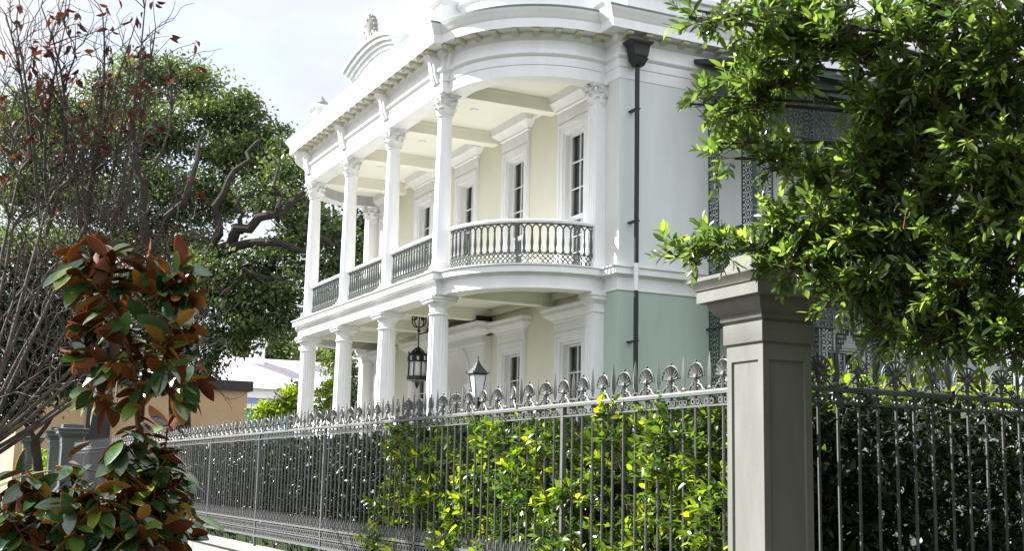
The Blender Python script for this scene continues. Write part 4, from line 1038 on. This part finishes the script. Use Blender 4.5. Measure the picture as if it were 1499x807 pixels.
# ------------------------------------------------------------------ live oaks and background trees
def big_tree(name, label, base, trunk_h, clumps, leaf, m, bark, nper, r0=.5, group=None, bend=1.0, mlimb=.16):
    root = thing(name, label, 'tree', base, group); w = MB(); base = np.asarray(base, float)
    fork_ = base+np.array([rng.normal()*.3, rng.normal()*.3, trunk_h]); w.tube([base, (base+fork_)/2+rng.normal(size=3)*.1, fork_], [r0, r0*.8, r0*.75], 10)
    P = []; D = []; T = []; C = [np.asarray(c[:3]) for c in clumps]
    mains = []
    order = sorted(range(len(C)), key=lambda i: np.linalg.norm(C[i]-fork_))
    nodes = [(fork_, r0*.6)]
    for i in order:
        c = C[i]; R_ = clumps[i][3]
        j = min(range(len(nodes)), key=lambda k: np.linalg.norm(nodes[k][0]-c)+.45*np.linalg.norm(nodes[k][0]-fork_))
        st, rr = nodes[j]; pts = bez(st, c, rng.normal(size=3)*.16*np.linalg.norm(c-st)*bend, 6)
        r1 = max(.035, rr*.66); w.tube(pts, np.linspace(r1, r1*.65, 6), 6, False); nodes.append((c, r1*.8)); nodes.append((pts[3], r1*.85))
        for k in range(9):
            e = c+rv()[0]*R_*np.array([1, 1, .7]); w.tube(bez(c, e, rng.normal(size=3)*.15*R_, 4), [.05, .035, .022, .01], 4, False)
        n = int(nper*R_**2)
        sub_ = c+rv(14)*R_*np.array([1, 1, .62])*(.45+.6*rng.random((14, 1)))
        k = rng.integers(0, 14, n); q = sub_[k]+rng.normal(size=(n, 3))*R_*np.array([.30, .30, .16])
        P.append(q); D.append(rv(n)); T.append(np.clip(rng.random(14)[k]*.6+rng.random(n)*.4, 0, 1))
    P = np.vstack(P); D = np.vstack(D); T = np.concatenate(T)
    tr_ = w.build('trunk', bark, root); tr_.matrix_parent_inverse = Matrix.Translation(-root.location)
    Lf = leaf*(.7+.6*rng.random(len(P)))
    leaves('crown', P, D, rv(len(P))+np.array([0, 0, .7]), Lf, Lf*.55, T, [m], root, fold=.25, droop=.25, simple=True)
    return root
added_shade_trees()
def clumps_px(lst): return [(*at(px, py, dp), r) for px, py, dp, r in lst]
oak = [(270, 120, 52, 1.5), (215, 120, 53, 1.6), (160, 150, 52, 1.6), (110, 170, 53, 1.7), (50, 170, 52, 1.8), (10, 210, 51, 1.7), (320, 165, 51, 1.4), (250, 180, 50, 1.6), (190, 210, 50, 1.7), (90, 240, 50, 1.8), (30, 290, 50, 1.8), (310, 220, 50, 1.4), (365, 190, 50, 1.2), (395, 205, 49, 1.0), (345, 240, 49, 1.2), (330, 290, 48, 1.2), (385, 240, 48, .9),
       (140, 290, 49, 1.7), (230, 270, 49, 1.7), (280, 300, 48, 1.5), (200, 340, 48, 1.6), (110, 370, 48, 1.8), (40, 380, 49, 1.8), (260, 370, 47, 1.5), (350, 160, 50, 1.0), (430, 215, 47, .8), (425, 255, 46, 1.0), (440, 300, 45, 1.1), (395, 290, 46, 1.2), (470, 330, 45, 1.2), (420, 340, 45, 1.1), (515, 330, 46, 1.3), (545, 360, 47, 1.2), (480, 390, 46, 1.2), (395, 385, 45, 1.2), (345, 400, 45, 1.4), (420, 430, 45, 1.3), (310, 440, 46, 1.4), (370, 455, 45, 1.3), (330, 500, 46, 1.2), (405, 480, 46, 1.1), (260, 440, 47, 1.5), (200, 430, 47, 1.5), (130, 450, 48, 1.6), (50, 470, 48, 1.6), (225, 500, 48, 1.4), (300, 540, 46, .8), (160, 520, 49, 1.4), (80, 550, 49, 1.5), (10, 560, 49, 1.5)]
oak_root = big_tree('live_oak', 'huge spreading live oak with dark curving limbs filling the background left of the house', (*at(270, 690, 49)[:2], 0), 5.0, clumps_px(oak), .19, M['oakleaf'], M['darkbark'], 900, .55)
oak_limbs = MB()
for pl_, r0_, r1_ in (([(255, 560, 46), (275, 450, 46), (310, 385, 45), (350, 335, 44), (400, 315, 43.5), (445, 280, 43.5)], .34, .10), ([(262, 520, 46), (240, 420, 46), (215, 330, 46), (205, 240, 46.5), (190, 160, 47)], .28, .08),
                      ([(300, 400, 45), (312, 340, 44.5), (330, 280, 44.5), (360, 235, 45), (380, 205, 46)], .20, .06), ([(330, 365, 44.5), (380, 350, 43.5), (430, 365, 43), (470, 350, 43.5), (510, 372, 44)], .18, .06),
                      ([(280, 440, 45.5), (330, 420, 44), (375, 400, 43.5), (415, 410, 43)], .17, .05), ([(225, 360, 46), (265, 300, 45), (290, 235, 45.5), (300, 190, 46.5)], .17, .05), ([(240, 420, 46), (180, 370, 45.5), (120, 330, 45.5), (70, 270, 46.5)], .2, .06), ([(400, 315, 43.5), (410, 270, 43.5), (400, 230, 44.5)], .1, .04), ([(350, 335, 44), (345, 300, 44), (375, 275, 44.5)], .1, .04)):
    P_ = [at(*q) for q in pl_]; Q_ = []
    for a_, b_ in zip(P_[:-1], P_[1:]):
        for t_ in (0, .33, .66): Q_.append(a_+(b_-a_)*t_+rng.normal(size=3)*.10)
    Q_.append(P_[-1]); oak_limbs.tube(Q_, np.linspace(r0_, r1_, len(Q_)), 7, False)
lo_ = oak_limbs.build('limbs', M['darkbark'], oak_root); lo_.matrix_parent_inverse = Matrix.Translation(-oak_root.location)
bk = [(20, 420, 40, 1.3), (70, 410, 40, 1.3), (120, 420, 40, 1.1), (10, 490, 40, 1.4), (60, 480, 40, 1.4), (110, 490, 40, 1.3), (155, 500, 40, .9), (30, 550, 40, 1.3), (90, 550, 40, 1.1), (140, 545, 40, .8), (10, 600, 40, .9)]
big_tree('evergreen_tree', 'dark evergreen tree low at the far left behind the bare branches', (*at(60, 690, 40)[:2], 0), 2.6, clumps_px(bk), .18, M['darkshadeleaf'], M['darkbark'], 1100, .2)
for i_, (x_, y_) in enumerate(((24, -9.0), (26.0, 2), (25, 13.0), (27, 24))):  # unseen oaks added to cut low sky light reaching the pillar
    bk = [(x_+rng.normal()*2.4, y_+rng.normal()*3.4, 2.5+rng.random()*8.5, 1.8+.6*rng.random()) for _ in range(30)]
    big_tree('added_shade_oak', ('unseen oak added to block low sky, nearest the road corner', 'unseen oak added to block low sky, second from the road corner', 'unseen oak added to block low sky, third from the road corner', 'unseen oak added to block low sky, farthest from the road corner')[i_], (x_, y_, 0), 2.5, bk, .4, M['oakleaf'], M['darkbark'], 110, .35, 'unseen oaks added across the side street')
bk = [(375, 520, 118, 2.4), (400, 515, 120, 2.6), (425, 510, 121, 2.6), (445, 525, 118, 2.4), (470, 520, 120, 2.2), (385, 500, 118, 2.0), (415, 530, 120, 2.2), (435, 545, 119, 2.2)]
big_tree('background_tree', 'green bushy tree rising behind the pink-roofed house', (*at(410, 690, 119)[:2], 0), 7, clumps_px(bk), .45, M['oakleaf'], M['darkbark'], 150, .3)
bk = [(510, 545, 62, 1.0), (505, 575, 62, 1.0), (495, 520, 63, .9), (575, 540, 64, .8), (512, 600, 62, .9)]
big_tree('background_tree', 'dark green tree seen between the leftmost gallery columns', (*at(508, 690, 62)[:2], 0), 4, clumps_px(bk), .3, M['oakleaf'], M['darkbark'], 420, .25)
sh = [(395, 600, 42, .55), (420, 585, 42, .6), (440, 575, 42.5, .5), (385, 615, 42, .4), (440, 605, 42, .5)]
big_tree('shrub', 'bright lime-green shrub beside the tan building behind the fence', (*at(415, 690, 42)[:2], .4), .8, clumps_px(sh), .17, M['limeleaf'], M['bark'], 1400, .08)
sh = [(485, 570, 43, .5), (480, 600, 43, .5), (492, 590, 43, .4)]
big_tree('shrub', 'lime-green shrub seen between the two leftmost lower columns', (*at(484, 690, 43)[:2], .4), .8, clumps_px(sh), .17, M['limeleaf'], M['bark'], 1400, .08)

# ================================================================== neighbouring buildings
tb = thing('stucco_building', 'plain tan stucco building with a dark coping left of the house', 'building', (-78, 11.5, 0))
MB().box(-8, 8, -5.9, 6.1, 0, 6.3).build('wall', M['tan'], tb, smooth=0)
MB().box(-8.2, 8.25, -6.1, 6.35, 6.3, 6.85).build('coping', M['darkcap'], tb, smooth=0)
MB().box(8.0, 8.06, -2.35, -1.3, .5, 5.8).box(8.02, 8.09, -2.45, -2.35, .5, 5.9).box(8.02, 8.09, -1.3, -1.2, .5, 5.9).build('door', M['darkcap'], tb, smooth=0)
nb = thing('neighbour_house', 'distant house with a pinkish grey roof, white cornice and chimneys', 'house', (-100, 27.5, 0))
MB().box(-6, 6, -10, 10, 0, 6.6).build('wall', M['teal'], nb, smooth=0)
MB().box(-6.3, 6.3, -10.3, 10.3, 6.6, 7.0).box(-6.5, 6.5, -10.5, 10.5, 7.4, 8.1).build('cornice', M['white'], nb, smooth=0)
MB().box(-6.4, 6.4, -10.4, 10.4, 7.001, 7.399).build('fascia', M['blue'], nb, smooth=0)
rfb = MB().add([(6.9, -10.9, 8.1), (6.9, 10.9, 8.1), (0, 9, 11.0), (0, -9, 11.0), (-6.9, -10.9, 8.1), (-6.9, 10.9, 8.1)], [(0, 1, 2, 3), (4, 5, 2, 3), (0, 3, 4), (1, 2, 5), (0, 1, 5, 4)]).build('roof', M['pinkroof'], nb, smooth=0)
for y in (-2.0, 2.2, 6.0): MB().sqlathe([(.5, .5, 9.5), (.5, .5, 11.8), (.62, .62, 11.85), (.62, .62, 12.1), (.45, .45, 12.12), (.45, .45, 12.5)], 1, y).build('chimney', M['white'], rfb)
wb_ = thing('white_building', 'white building with a moulded cornice seen between the lower columns', 'building', (-70, 25.5, 0))
MB().box(-4, 4, -4, 6, 0, 5.9).build('wall', M['white'], wb_, smooth=0)
MB().sqlathe([(4.1, 5.1, 5.9), (4.1, 5.1, 6.2), (4.4, 5.4, 6.5), (4.5, 5.5, 6.9), (4.5, 5.5, 7.1)], 0, 1).build('cornice', M['white'], wb_, smooth=0)
for y in (-2.2, .2, 2.8): MB().box(4.0, 4.06, y-.45, y+.45, 2.6, 5.0).build('window', M['glass'], wb_, smooth=0)
